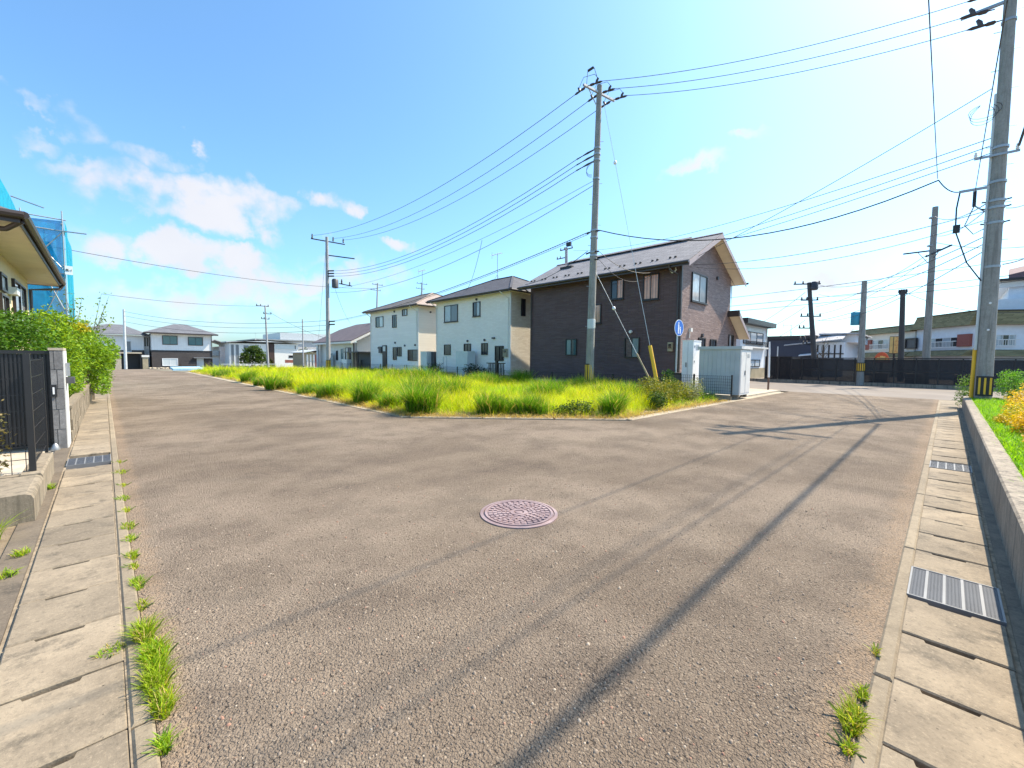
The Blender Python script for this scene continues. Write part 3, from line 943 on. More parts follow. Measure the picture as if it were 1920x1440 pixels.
def antenna(name_label, base, h, group=None):
    t = thing('television_antenna', name_label, 'antenna', base, group)
    b = Vector(base)
    MB().tube([b, b+Vector((0, 0, h))], .022, 6).build('mast', M_STEEL, t)
    mb = MB(); z = b.z+h-.05
    mb.tube([(b.x, b.y-.55, z), (b.x, b.y+.75, z)], .016, 5)
    for k in range(9):
        yy = b.y-.5+.15*k
        mb.tube([(b.x-.18, yy, z), (b.x+.18, yy, z)], .008, 4)
    mb.tube([(b.x, b.y+.7, z-.3), (b.x, b.y+.7, z+.25)], .014, 5)
    mb.build('elements', M_STEEL, t)
    mb = MB()
    for a in range(3):
        an = a*2.1
        mb.tube([b+Vector((0, 0, .55)), b+Vector((.35*math.cos(an), .35*math.sin(an), .0))], .012, 4)
    mb.build('stays', M_STEEL, t)
    return t

# ------------------------------------------------------------------ dark brown house
dh = thing('dark_house', 'two-storey dark brown house with grey gable roof behind the tall pole', 'house', (23, 14, 0))
X0, X1, Y0, Y1, ZE = 19.8, 26.3, 8.97, 18.8, 6.22
XR, ZR = 23.05, 7.88
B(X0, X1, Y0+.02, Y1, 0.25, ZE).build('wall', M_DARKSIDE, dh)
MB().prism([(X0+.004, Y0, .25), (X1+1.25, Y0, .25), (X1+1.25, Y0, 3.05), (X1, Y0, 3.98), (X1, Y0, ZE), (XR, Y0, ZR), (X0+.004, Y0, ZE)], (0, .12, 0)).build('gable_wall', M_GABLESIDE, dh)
MB().prism([(X0, Y1, ZE), (X1, Y1, ZE), (XR, Y1, ZR)], (0, -.12, 0)).build('back_gable', M_DARKSIDE, dh)
B(X0-.01, X1+1.2, Y0-.006, Y1+.01, 0.0, .247).build('plinth', M_PALECONC, dh)
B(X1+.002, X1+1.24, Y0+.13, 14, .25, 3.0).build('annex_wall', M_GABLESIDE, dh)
# roof slopes
sl = (ZR - ZE)/(XR - X0)
yo0, yo1 = Y0-.60, Y1+.50
def zroof(x):  # top of the roof
    return ZR + .16 - sl*abs(x-XR)
roof = MB()
xa, xb = X0-.62, X1+.62
roofpoly(roof, [(xa, yo0, zroof(xa)), (XR, yo0, zroof(XR)), (XR, yo1, zroof(XR)), (xa, yo1, zroof(xa))], .09)
dhr = roof.build('roof', M_ROOFGREY, dh)
roof = MB()
roofpoly(roof, [(XR+.002, yo0, zroof(XR)-.001), (xb, yo0, zroof(xb)), (xb, yo1, zroof(xb)), (XR+.002, yo1, zroof(XR)-.001)], .09)
roof.build('roof_slope', M_ROOFGREY, dh)
MB().prism([(XR-.17, yo0-.01, zroof(XR)-.04), (XR, yo0-.01, zroof(XR)+.05), (XR+.17, yo0-.01, zroof(XR)-.04)], (0, yo1-yo0+.02, 0)).build('ridge_cap', M_ROOFGREY, dhr)
MB().prism([(XR-.35, yo0+1.6, zroof(XR)-.05), (XR, yo0+1.6, zroof(XR)+.13), (XR+.35, yo0+1.6, zroof(XR)-.05)], (0, 8.2, 0)).build('ridge_vent', M_ROOFGREY, dhr)
# barge boards and soffits on the street gable
def barge(xe, name, m):
    s = 1 if xe > XR else -1
    MB().prism([(XR, yo0-.03, zroof(XR)-.055), (xe, yo0-.03, zroof(xe)-.055), (xe, yo0-.03, zroof(xe)-.29), (XR, yo0-.03, zroof(XR)-.29)], (0, .028, 0)).build(name, m, dh)
barge(xa, 'barge_board', M_PINKBOARD)
barge(xb, 'barge_board', M_PINKBOARD)
for xe in (xa, xb):
    MB().prism([(XR, yo0+.01, zroof(XR)-.135), (xe, yo0+.01, zroof(xe)-.135), (xe, yo0+.01, zroof(xe)-.155), (XR, yo0+.01, zroof(XR)-.155)], (0, .585, 0)).build('soffit', M_SOFFIT, dh)
for (xw, xe) in ((X0, xa), (X1, xb)):
    s = 1 if xe > xw else -1
    MB().prism([(xw+s*.003, Y0+.02, zroof(xw)-.17), (xe, Y0+.02, zroof(xe)-.14), (xe, Y0+.02, zroof(xe)-.16), (xw+s*.003, Y0+.02, zroof(xw)-.19)], (0, Y1-Y0-.03, 0)).build('eave_soffit', M_DARKGREY if s < 0 else M_SOFFIT, dh)
B(xa-.03, xa-.004, yo0, yo1, zroof(xa)-.24, zroof(xa)-.07).build('fascia', M_GUTTER, dh)
MB().tube([(xa-.09, yo0-.02, zroof(xa)-.10), (xa-.09, yo1, zroof(xa)-.10)], .062, 8).build('gutter', M_GUTTER, dh, True)
MB().tube([(xb+.06, yo0-.12, zroof(xb)-.10), (xb+.06, yo1, zroof(xb)-.10)], .055, 8).build('gutter', M_GUTTER, dh, True)
pipe(dh, [(xa-.09, Y0+.30, zroof(xa)-.15), (xa-.05, Y0+.28, zroof(xa)-.35), (X0-.06, Y0+.12, zroof(xa)-.52), (X0-.06, Y0+.12, .3)], .045)
pipe(dh, [(xa-.09, Y1-.05, zroof(xa)-.15), (X0-.06, Y1-.12, zroof(xa)-.45), (X0-.06, Y1-.12, .3)], .045)
B(X0-.025, X0+.08, Y0-.03, Y0+.07, .25, ZE-.06).build('corner_trim', M_GUTTER, dh)
pipe(dh, [(X1+.3, Y0+.08, ZE-.30), (X1+.05, Y0-.03, ZE-.42), (X1+.05, Y0-.03, 4.2)], .03, M_STEELPOLE)
# annex lean-to roof
an = MB()
roofpoly(an, [(X1-.28, yo0, 4.36), (X1+1.78, yo0, 2.92), (X1+1.78, 14.4, 2.92), (X1-.28, 14.4, 4.36)], .09)
ao = an.build('annex_roof', M_ROOFGREY, dh)
MB().prism([(X1-.28, yo0-.02, 4.27), (X1+1.78, yo0-.02, 2.84), (X1+1.78, yo0-.02, 2.66), (X1-.28, yo0-.02, 4.02)], (0, .018, 0)).build('barge_board', M_PINKBOARD, ao)
MB().prism([(X1-.2, yo0+.01, 4.17), (X1+1.75, yo0+.01, 2.81), (X1+1.75, yo0+.01, 2.79), (X1-.2, yo0+.01, 4.15)], (0, .585, 0)).build('soffit', M_SOFFIT, ao)
MB().fbox(faceY(Y0), X1-.36, X1-.20, 4.02, 4.36, 0.0, .62).build('annex_cap', M_GUTTER, ao)
# snow guards in pairs
for k in range(11):
    yy = Y0 + .35 + k*.92
    for d in (0, .26):
        xx = X0+.05; zz = zroof(xx)
        B(xx-.05, xx+.05, yy+d-.04, yy+d+.04, zz-.02, zz+.075).build('snow_guard', M_BLACK, dhr)
B(21.6, 21.9, 17.0, 17.9, zroof(21.75)-.05, zroof(21.75)+.09).build('roof_hatch', M_BLACK, dhr)
fx, fy = faceX(X0), faceY(Y0)
window(dh, fx, 12.05, 12.83, 4.72, 5.75, ('pink', 'dark'), sill=True)
window(dh, fx, 10.08, 10.93, 4.51, 5.77, ('pink', 'pink'), sill=True)
window(dh, fx, 13.42, 13.88, 3.50, 4.55, ('pink',), sill=True)
window(dh, fx, 15.05, 15.86, 1.72, 2.68, ('dark', 'teal'))
window(dh, fx, 11.05, 11.9, 1.60, 2.65, ('teal', 'dark'))
window(dh, fy, 20.92, 22.78, 4.43, 5.84, ('curt', 'grey'), sill=True)
window(dh, fy, 21.95, 22.8, 1.75, 2.67, ('dark',))
window(dh, fy, 23.5, 24.32, 1.7, 2.64, ('dark', 'dark'))
window(dh, fy, 26.22, 26.98, 1.2, 3.02, ('curt', 'dark'))
vent(dh, fy, 24.15, 5.97, .10); vent(dh, fy, 22.40, 2.80, .10)
mb = MB(); mb.fbox(fy, 20.80, 20.98, 2.9, 3.09, 0, .12); mb.fbox(fy, 20.86, 20.90, 2.6, 2.9, 0.0, .03); mb.build('outdoor_light', M_OFFWHITE, dh)
mb = MB(); mb.tube([fx.p(9.26, 5.90, .04), fx.p(9.22, 5.80, .07), fx.p(9.28, 5.70, .08), fx.p(9.40, 5.68, .08), fx.p(9.48, 5.76, .07), fx.p(9.49, 5.88, .04)], .035, 6); mb.build('vent_hood', M_OFFWHITE, dh, True)
mb = MB(); mb.fbox(fx, 9.26, 9.50, 1.92, 2.36, 0, .12); mo = mb.build('electric_meter', M_TAN, dh)
MB().fbox(fx, 9.31, 9.45, 2.06, 2.28, .12, .15).build('meter_window', M_GLASSDARK, mo)
MB().disc(fx.p(11.55, 2.95, 0), fx.n, .08, .12).build('wall_vent', M_OFFWHITE, dh)

# ------------------------------------------------------------------ white hip-roofed houses
def hip_roof(mb, x0, x1, y0, y1, z, xr, ra, rb, zr, th):
    a, b, c, d = (x0, y0, z), (x1, y0, z), (x1, y1, z), (x0, y1, z)
    r0, r1 = (xr, ra, zr), (xr, rb, zr)
    return [[a, r0, r1, d], [a, b, r0], [b, c, r1, r0], [d, r1, c]]

def hip_house(label, Y0, Y1, X0, X1, ZE, ridge, front_mat, side_mat, roof_mat, hip_mat, oh=.55):
    h = thing('white_house', label, 'house', ((X0+X1)/2, (Y0+Y1)/2, 0))
    B(X0, X1, Y0+.05, Y1, .35, ZE).build('wall', front_mat, h)
    B(X0+.05, X1, Y0, Y0+.048, .35, ZE).build('side_wall', side_mat, h)
    B(X0-.03, X0+.06, Y0-.028, Y0+.06, .35, ZE-.01).build('corner_trim', M_OFFWHITE, h)
    B(X0-.01, X1, Y0-.01, Y1, 0, .347).build('plinth', M_KERB, h)
    x0, x1, y0, y1 = X0-oh, X1+oh, Y0-oh, Y1+oh
    xr, ra, rb, zr = ridge; z = ZE+.13
    faces = hip_roof(None, x0, x1, y0, y1, z, xr, ra, rb, zr, .1)
    ro = None
    for i, f in enumerate(faces):
        mb = MB(); roofpoly(mb, f, .07)
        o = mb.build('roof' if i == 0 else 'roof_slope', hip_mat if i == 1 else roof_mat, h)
        ro = ro or o
    caps = [((xr, ra, zr), (xr, rb, zr)), ((x0, y0, z), (xr, ra, zr)), ((x1, y0, z), (xr, ra, zr)), ((x0, y1, z), (xr, rb, zr))]
    for p, q in caps:
        MB().bar(Vector(p)+Vector((0, 0, .02)), Vector(q)+Vector((0, 0, .02)), .16, .06).build('ridge_cap', roof_mat if hip_mat == roof_mat else hip_mat, ro)
    B(x0+.02, x1-.02, y0+.02, y1-.02, ZE+.002, ZE+.05).build('soffit', M_SOFFIT2, h)
    f = MB(); f.box(x0-.02, x0+.018, y0-.02, y1+.02, ZE-.03, z-.02); f.box(x0+.02, x1+.02, y0-.02, y0+.018, ZE-.03, z-.02); f.build('fascia', M_GUTTER, h)
    g = MB(); g.tube([(x0-.07, y0-.05, z-.06), (x0-.07, y1+.05, z-.06)], .058, 8); g.tube([(x0-.02, y0-.075, z-.07), (x1, y0-.075, z-.07)], .058, 8); g.build('gutter', M_GUTTER, h, True)
    pipe(h, [(x0-.07, Y0+.45, z-.1), (x0+.1, Y0+.38, z-.28), (X0-.06, Y0+.18, z-.52), (X0-.06, Y0+.18, .2)], .04, M_OFFWHITE)
    pipe(h, [(x0-.07, Y1-.05, z-.1), (X0-.06, Y1-.10, z-.5), (X0-.06, Y1-.10, .2)], .04, M_OFFWHITE)
    return h
w1 = hip_house('white two-storey house next to the dark brown house', 20.85, 29.8, 20.0, 28.0, 6.02, (24.0, 24.8, 27.3, 8.12), M_WHITESIDE, M_BEIGESIDE, M_ROOFDARK, M_ROOFDARK)
fx, fy = faceX(20.0), faceY(20.85)
window(w1, fx, 26.8, 28.6, 4.37, 5.69, ('curt', 'grey')[::-1], sill=True)
window(w1, fx, 24.06, 24.92, 4.6, 5.66, ('curt', 'dark'), sill=True)
window(w1, fx, 27.74, 28.63, 1.73, 2.58, ('dark',)); window(w1, fx, 25.15, 26.0, 1.97, 2.6, ('dark', 'dark'))
window(w1, fx, 23.2, 23.9, 1.75, 2.61, ('dark', 'dark')); window(w1, fx, 21.5, 22.4, 1.33, 2.37, ('dark', 'dark'))
mb = MB()
for k in range(7): mb.fbox(fx, 21.53+.13*k, 21.55+.13*k, 1.3, 2.4, .062, .085)
mb.build('window_grille', M_BRONZE, w1)
window(w1, fy, 20.98, 21.4, 4.47, 5.67, ('dark',), w=.06)
for u, z in ((25.55, 2.8), (23.55, 2.83), (24.5, 5.85)): vent(w1, fx, u, z, .085)
MB().fbox(fx, 22.42, 22.66, 2.88, 3.0, 0, .14).build('outdoor_light', M_DARKGREY, w1)
mo = MB().fbox(fx, 21.07, 21.44, 1.62, 2.17, 0, .16).build('electric_meter', M_TAN, w1)
MB().disc(fx.p(21.25, 2.0, .16), fx.n, .10, .05).build('meter_dial', M_GLASSDARK, mo)
for u in (28.75, 28.3):
    pipe(w1, [fx.p(u, 1.6, .04), fx.p(u, .3, .04)], .02, M_GREYBOX, 'conduit')

w2 = hip_house('white two-storey house with brown roof in the middle of the row', 32.6, 41.85, 20.0, 28.0, 6.02, (24.0, 36.4, 38.6, 8.0), M_WHITELAP, M_CREAMLAP, M_ROOFBROWN, M_ROOFSUNLIT)
fx, fy = faceX(20.0), faceY(32.6)
window(w2, fx, 39.03, 40.63, 4.5, 5.55, ('pale', 'dark')); window(w2, fx, 36.43, 37.2, 4.32, 5.52, ('dark', 'dark'))
window(w2, fx, 34.44, 35.33, 5.32, 5.92, ('curt', 'grey')); window(w2, fx, 36.44, 37.13, 1.26, 2.48, ('dark',)); window(w2, fx, 35.52, 36.29, 1.61, 2.49, ('dark', 'dark'))
window(w2, fx, 32.75, 34.37, 1.21, 2.22, ('grey', 'dark'))
mb = MB()
for k in range(8): mb.fbox(fx, 32.8, 34.32, 1.28+.12*k, 1.305+.12*k, .062, .08)
mb.build('window_grille', M_BRONZE, w2)
for u, z in ((36.7, 2.9), (34.9, 2.6), (33.1, 2.62), (36.8, 5.85), (40.1, 2.45)): vent(w2, fx, u, z, .09)
MB().fbox(fx, 39.3, 39.8, 1.93, 2.57, 0, .18).build('electric_meter', M_DARKGREY, w2)
vent(w2, fy, 21.25, 5.6, .08)
d_ = MB().fbox(fx, 38.35, 39.15, .35, 2.69, .02, .10).build('back_door', M_BRONZE, w2)
MB().fbox(fx, 38.5, 39.0, 2.1, 2.58, .10, .11).build('door_pane', M_GLASSPALE, d_)

# ------------------------------------------------------------------ low brown-roofed house
lh = thing('low_house', 'single-storey pale house with brown tiled roof behind the second pole', 'house', (24, 52, 0))
B(20.0, 28, 46.2, 56.5, .1, 3.1).build('wall', M_GREYLAP, lh)
MB().prism([(20.4, 46.1, .1), (28, 46.1, .1), (28, 46.1, 4.0), (24, 46.1, 5.55), (20.4, 46.1, 3.4)], (0, .095, 0)).build('gable_wall', M_GREYLAP, lh)
mb = MB(); roofpoly(mb, [(19.3, 45.1, 3.3), (24.2, 45.1, 5.8), (24.2, 54.9, 5.8), (22.9, 57.0, 5.15), (19.3, 57.0, 3.3)], .10)
lr = mb.build('roof', M_ROOFTILE, lh)
mb = MB(); roofpoly(mb, [(24.202, 45.1, 5.8), (29, 45.1, 3.4), (29, 57, 3.4), (24.202, 54.9, 5.8)], .10); mb.build('roof_slope', M_ROOFTILE, lh)
MB().prism([(19.3, 45.06, 3.2), (24.2, 45.06, 5.7), (24.2, 45.06, 5.45), (19.3, 45.06, 2.95)], (0, .03, 0)).build('barge_board', M_OFFWHITE, lh)
B(19.24, 19.29, 45.06, 57.0, 3.0, 3.18).build('fascia', M_OFFWHITE, lh)
B(19.3, 19.99, 45.2, 56.9, 3.03, 3.07).build('soffit', M_OFFWHITE, lh)
B(19.98, 20.06, 46.0, 46.19, .1, 3.0).build('corner_trim', M_GUTTER, lh)
B(19.55, 19.75, 55.9, 56.15, 0, 3.0).build('porch_post', M_DARKGREY, lh)
B(19.4, 19.54, 55.4, 55.8, 0, 3.0).build('porch_wall', M_GREYBOX, lh)
fx = faceX(20.0)
window(lh, fx, 50.41, 50.95, 1.1, 2.24, ('dark',)); window(lh, fx, 48.8, 49.55, 1.2, 2.49, ('teal',), frame=M_STEELPOLE); window(lh, fx, 46.68, 48.3, 1.2, 2.57, ('dark', 'pale'))
for yy, zz in ((49.6, 5.8), (48.0, 5.8)):
    B(24.1, 24.35, yy, yy+.25, zz-.2, zz+.65).build('roof_flue', M_DARKGREY, lr)

# ------------------------------------------------------------------ yard units, sheds, fences by the houses
def cabinet(name, label, cat, x0, x1, y0, y1, z0, z1, mat, parts=(), group=None):
    t = thing(name, label, cat, ((x0+x1)/2, (y0+y1)/2, z0), group)
    B(x0, x1, y0, y1, z0+.08, z1).build('body', mat, t)
    B(x0-.012, x1+.012, y0-.012, y1+.012, z1+.001, z1+.035).build('lid', mat, t)
    B(x0+.03, x1-.03, y0+.03, y1-.03, z0-.05, z0+.079).build('foot', M_DARKGREY, t)
    fr = faceX(x0)
    MB().fbox(fr, y0+.05, y1-.05, z0+.16, z1-.30, 0.002, .012).build('access_panel', mat, t)
    mb = MB()
    for k in range(4): mb.fbox(fr, y0+.1, y1-.1, z1-.22+.04*k, z1-.205+.04*k, 0.002, .012)
    mb.build('louvre', mat, t)
    return t
cabinet('water_heater_tank', 'tall pale grey water tank by the wall of the white house', 'water tank', 19.0, 19.7, 24.3, 25.7, .05, 1.97, M_GREYBOX)
cabinet('water_heater_tank', 'grey tank with dark side standing between the two white houses', 'water tank', 19.6, 20.5, 30.6, 31.6, .05, 2.0, M_GREYBOX)
cabinet('storage_box', 'dark grey cabinet behind the tank between the white houses', 'cabinet', 20.0, 20.6, 30.15, 30.55, .05, 1.95, M_DARKGREY)
cabinet('storage_box', 'small white box standing before the low brown-roofed house', 'cabinet', 18.9, 19.5, 45.3, 46.6, .02, 1.2, M_WHITE)
cabinet('storage_box', 'pale green locker by the low house behind the second pole', 'cabinet', 19.2, 19.7, 51.2, 52.3, .02, 1.85, M_GREYBOX)
# open store between low house and white house
st = thing('open_store', 'small dark-roofed timber store between the low house and white house', 'shed', (19.8, 44.2, 0))
B(18.9, 20.6, 42.6, 46.1, 1.98, 2.08).build('roof', M_DARKGREY, st)
for (y, w, m) in ((45.7, .35, M_TAN), (44.5, .30, M_TAN)):
    B(19.1, 19.2, y-w, y, 0, 1.97).build('board_panel', m, st)
B(20.3, 20.4, 42.7, 46.0, 0, 1.97).build('back_panel', M_DARKGREY, st)
for y in (42.75, 45.9): B(19.0, 19.08, y, y+.08, 0, 1.97).build('post', M_BRONZE, st)

# tall white cabinet and shed on the forecourt
tw = thing('tall_cabinet', 'tall narrow white cabinet beside the grey storage shed', 'cabinet', (18.6, 7.85, .06))
B(18.2, 19.0, 7.62, 8.10, .5, 2.33).build('body', M_WHITE, tw)
B(18.35, 18.95, 7.66, 8.06, .06, .499).build('base', M_WHITE, tw)
B(18.185, 19.015, 7.605, 8.115, 2.331, 2.365).build('lid', M_WHITE, tw)
B(18.192, 18.199, 7.85, 7.86, .55, 2.30).build('door_gap', M_STEEL, tw)
B(18.17, 18.199, 7.90, 7.93, 1.2, 1.4).build('handle', M_DARKGREY, tw)
for z in (.75, 1.4, 2.05): B(18.30, 18.36, 7.605, 7.619, z, z+.09).build('hinge', M_STEEL, tw)
for k in range(5): B(18.45, 18.8, 7.612, 7.619, 1.95+.05*k, 1.97+.05*k).build('louvre', M_STEEL, tw)
sh = thing('storage_shed', 'low grey metal storage shed on concrete blocks by the right street', 'shed', (17.8, 6.2, .06))
B(17.22, 18.40, 5.46, 6.96, .19, 1.93).build('body', M_SHED, sh)
B(17.25, 18.39, 5.425, 5.458, .19, 1.90).build('end_panel', M_SHEDLIT, sh)
B(17.17, 18.46, 5.40, 7.02, 1.931, 2.05).build('roof', M_SHED, sh)
B(17.20, 18.45, 5.385, 5.399, 1.94, 2.052).build('roof_trim', M_SHEDLIT, sh)
for k in range(9):
    yy = 5.62 + .165*k
    B(17.208, 17.219, yy, yy+.02, .22, 1.90).build('panel_rib', M_SHED, sh)
B(17.30, 18.34, 5.416, 5.424, .26, 1.84).build('door', M_SHEDLIT, sh)
B(17.80, 17.815, 5.410, 5.4155, .26, 1.84).build('door_seam', M_STEEL, sh)
B(17.70, 17.76, 5.395, 5.4155, .95, 1.12).build('handle', M_DARKGREY, sh)
for k in range(4): B(17.95, 18.2, 5.411, 5.4155, 1.62+.04*k, 1.635+.04*k).build('louvre', M_STEEL, sh)
for (x, y) in ((17.3, 5.5), (18.2, 5.5), (17.3, 6.7), (18.2, 6.7)):
    B(x, x+.15, y, y+.22, .062, .189).build('foot_block', M_RETAIN, sh)

def mesh_fence(name, label, p, q, z0, z1, post_every=2.0, pitch=.06, vp=.12, mat=None, base_h=0.0, group=None, posts=True, r=.004):
    mat = mat or M_BLACK
    p = Vector((p[0], p[1], 0)); q = Vector((q[0], q[1], 0)); L = (q-p).length; d = (q-p)/L
    t = thing(name, label, 'fence', (p.x, p.y, z0), group)
    mb = MB(); k = 0
    n = int(L/pitch)
    for i in range(n+1):
        a = p + d*(i*L/n)
        mb.bar(a+Vector((0, 0, z0+.03)), a+Vector((0, 0, z1)), 2*r)
    m = int((z1-z0)/vp)
    for j in range(m+1):
        z = z0+.04+(z1-z0-.05)*j/m
        mb.bar(p+Vector((0, 0, z)), q+Vector((0, 0, z)), 2*r)
    mb.build('mesh_panel', mat, t)
    if posts:
        c = max(1, int(L/post_every))
        for i in range(c+1):
            a = p + d*(i*L/c)
            B(a.x-.025, a.x+.025, a.y-.025, a.y+.025, z0-.05, z1+.04).build('post', mat, t)
    if base_h:
        nrm = Vector((-d.y, d.x, 0))*.06
        MB().prism([p-nrm+Vector((0, 0, z0-base_h)), p+nrm+Vector((0, 0, z0-base_h)), q+nrm+Vector((0, 0, z0-base_h)), q-nrm+Vector((0, 0, z0-base_h))], (0, 0, base_h-.004)).build('base_wall', M_KERB, t)
    return t
mesh_fence('mesh_fence', 'black mesh fence in front of the grey storage shed', (16.85, 5.58), (16.85, 8.4), .2, .92, 1.4, .075, .12, base_h=.2)
mesh_fence('mesh_fence', 'low dark mesh fence along the foot of the dark brown house', (18.25, 9.6), (18.25, 19.6), .15, .75, 2.0, .10, .15, base_h=.15)
mesh_fence('mesh_fence', 'dark mesh fence between the weeds and the nearer white house', (18.25, 19.8), (18.25, 31.6), .15, .85, 2.0, .10, .15, base_h=.15)
mesh_fence('mesh_fence', 'dark mesh fence between the weeds and the further white house', (18.25, 31.9), (18.25, 45.0), .15, .85, 2.0, .12, .15, base_h=.15)
mesh_fence('mesh_fence', 'pale steel mesh fence before the low brown-roofed house', (18.25, 45.3), (18.25, 56), .15, .95, 2.0, .14, .15, mat=M_STEEL, base_h=.15)
gt = thing('garden_gate', 'dark slatted side gate at the corner of the nearer white house', 'gate', (18.9, 20.4, 0))
for k in range(10): B(18.6, 18.64, 20.0+.16*k, 20.06+.16*k, .1, 1.15).build('slat', M_BRONZE, gt)
B(18.58, 18.66, 19.9, 21.7, 1.151, 1.21).build('rail', M_BRONZE, gt); B(18.56, 18.68, 20.6, 20.8, 0, 1.35).build('post', M_BRONZE, gt)
bx = thing('gate_post', 'dark gate post beside the back door of the further white house', 'post', (18.5, 40.9, 0))
B(18.4, 18.6, 40.8, 41.1, 0, 1.15).build('shaft', M_BLACK, bx); B(18.38, 18.62, 40.78, 41.12, 1.151, 1.2).build('cap', M_BLACK, bx)
dk = thing('storage_bin', 'dark low bin at the street corner of the dark brown house', 'bin', (18.7, 8.6, .06))
B(18.45, 19.1, 8.25, 8.9, .06, .85).build('body', M_DARKGREY, dk); B(18.42, 19.13, 8.22, 8.93, .851, .93).build('lid', M_BLACK, dk)

# ------------------------------------------------------------------ utility poles
def insul(mb, c, r=.05, h=.18):
    mb.lathe(c, [(r*.5, 0), (r, h*.15), (r*.55, h*.35), (r*.95, h*.5), (r*.5, h*.7), (r*.75, h*.85), (r*.25, h)], 8)

def strain(parent, p, d, s=1.0, hood=True):
    """strain insulator string with its wedge clamp, from p along d"""
    p = Vector(p); d = Vector(d).normalized()
    mb = MB()
    mb.tube([p, p+d*.12*s, p+d*.16*s, p+d*.30*s, p+d*.34*s, p+d*.60*s, p+d*.72*s], [.015*s, .018*s, .055*s, .055*s, .035*s, .05*s, .012*s], 8)
    if hood:
        c = p+d*.42*s
        mb.tube([c, c+Vector((0, 0, .10*s))+d*.03, c+Vector((0, 0, .2*s))+d*.09*s], [.05*s, .06*s, .035*s], 7)
    o = mb.build('strain_insulator', M_INSUL, parent, True)
    return p+d*.72*s

def guard(parent, b, z0, z1, r, stripes, t0=0.0):
    """black wrap with yellow stripes round the foot of a pole"""
    o = MB().lathe((b[0], b[1], 0), [(r+.006, z0), (r+.006, z1)], 20).build('guard_wrap', M_BLACK, parent)
    for k in range(stripes):
        a = t0 + 2*math.pi*k/stripes; w = 2*math.pi/stripes*.25
        c = []
        for rr in (r+.004, r+.012):
            for aa in (a-w, a+w): c.append((b[0]+rr*math.cos(aa), b[1]+rr*math.sin(aa)))
        c = [c[0], c[2], c[3], c[1]]
        MB().hexa([(*q, z0+.05) for q in c] + [(*q, z1-.05) for q in c]).build('stripe', M_YELLOW, o)

def bolts(parent, base, top, z0, z1, dz, axis, r, ln=.16):
    b = Vector(base); t = Vector(top); n = int((z1-z0)/dz)
    for i in range(n):
        z = z0+dz*i; c = b+(t-b)*((z-b.z)/(t.z-b.z)); s = 1 if i % 2 else -1
        MB().tube([c+Vector(axis)*s*r*.9, c+Vector(axis)*s*(r+ln)], .010, 5).build('step_bolt', M_STEEL, parent)

def band(parent, c, r, h=.07):
    return MB().lathe(c, [(r, -h/2), (r+.012, -h/2), (r+.012, h/2), (r, h/2)], 16).build('steel_band', M_STEEL, parent)

def pole(name, label, base, top, r0, r1, mat, group='utility poles'):
    t = thing(name, label, 'utility pole', base, group)
    MB().tube([base, tuple((Vector(base)+Vector(top))/2), top], [r0, (r0+r1)/2, r1], 24).build('shaft', mat, t, True)
    return t

# right-hand near pole
PB, PT = (19.4, -.80, .2), (19.4, -.74, 13.6)
pr_ = pole('utility_pole', 'thick concrete utility pole in the planted bed at the right edge', PB, PT, .195, .125, M_POLE)
def at_right(z): return Vector(PB)+(Vector(PT)-Vector(PB))*((z-PB[2])/(PT[2]-PB[2]))
bolts(pr_, PB, PT, 5.2, 13.2, .55, (-.35, .94, 0), .15)
for z in (6.35, 6.15, 5.7, 6.9, 4.4, 7.9, 11.5): band(pr_, tuple(at_right(z)), .175 if z < 8 else .148)
o = B(19.16, 19.205, -.99, -.63, .50, 1.10).build('guard_plate', M_BLACK, pr_)
for k in range(3): B(19.148, 19.159, -.955+.115*k, -.91+.115*k, .55, 1.05).build('stripe', M_YELLOW, o)
MB().tube([(19.42, -.56, .35), (19.42, -.57, 1.95)], .05, 8).build('cable_guard', M_YELLOW, pr_, True)
MB().tube([(19.35, -.575, 1.9), (19.36, -.585, 5), (19.37, -.60, 9.5)], .035, 8).build('riser_conduit', M_GREYBOX, pr_, True)
for z in (3.3, 2.5): MB().disc((19.22, -.80, z), (-1, 0, 0), .03, .03).build('marker_tag', M_WHITE, pr_)
MB().bar((19.38, -.70, 6.80), (19.38, .02, 6.82), .06, .07).build('crossarm', M_STEEL, pr_)
MB().bar((19.40, -.70, 5.95), (19.40, -.30, 6.35), .035).build('arm_brace', M_STEEL, pr_)
MB().bar((19.25, -.25, 7.68), (19.25, -1.15, 7.66), .05, .06).build('crossarm', M_STEEL, pr_)
MB().bar((19.4, .25, 12.1), (19.4, -1.9, 12.1), .08, .08).build('crossarm', M_STEEL, pr_)
MB().bar((19.25, .0, 12.9), (19.25, -1.7, 12.9), .08, .08).build('crossarm', M_STEEL, pr_)
for yy in (-.28, -1.1):
    mb = MB(); insul(mb, (19.25, yy, 7.70), .05, .18); mb.build('insulator', M_WHITE, pr_, True)
for yy in (-1.5, -1.15, -.3): 
    mb = MB(); insul(mb, (19.25, yy, 12.95), .06, .22); mb.build('insulator', M_WHITE, pr_, True)
S1 = strain(pr_, (19.4, -.45, 12.0), (-.25, .97, .03), 1.05)
S2 = strain(pr_, (19.4, -.62, 11.6), (-.25, .97, .0), 1.05)
S3 = strain(pr_, (19.4, -.40, 12.45), (-.25, .97, .03), .8)
mb = MB()
for k in range(3):
    c = Vector((19.25, -.45+.02*k, 9.15+.03*k)); rr = .38-.05*k
    mb.tube([c+Vector((0, .05+rr*.9*math.sin(a), -.1+rr*.55*math.cos(a)-.15*k*math.sin(a/2))) for a in np.linspace(.3, 5.6, 14)], .007, 4)
mb.build('spare_coil', M_WIRE, pr_)
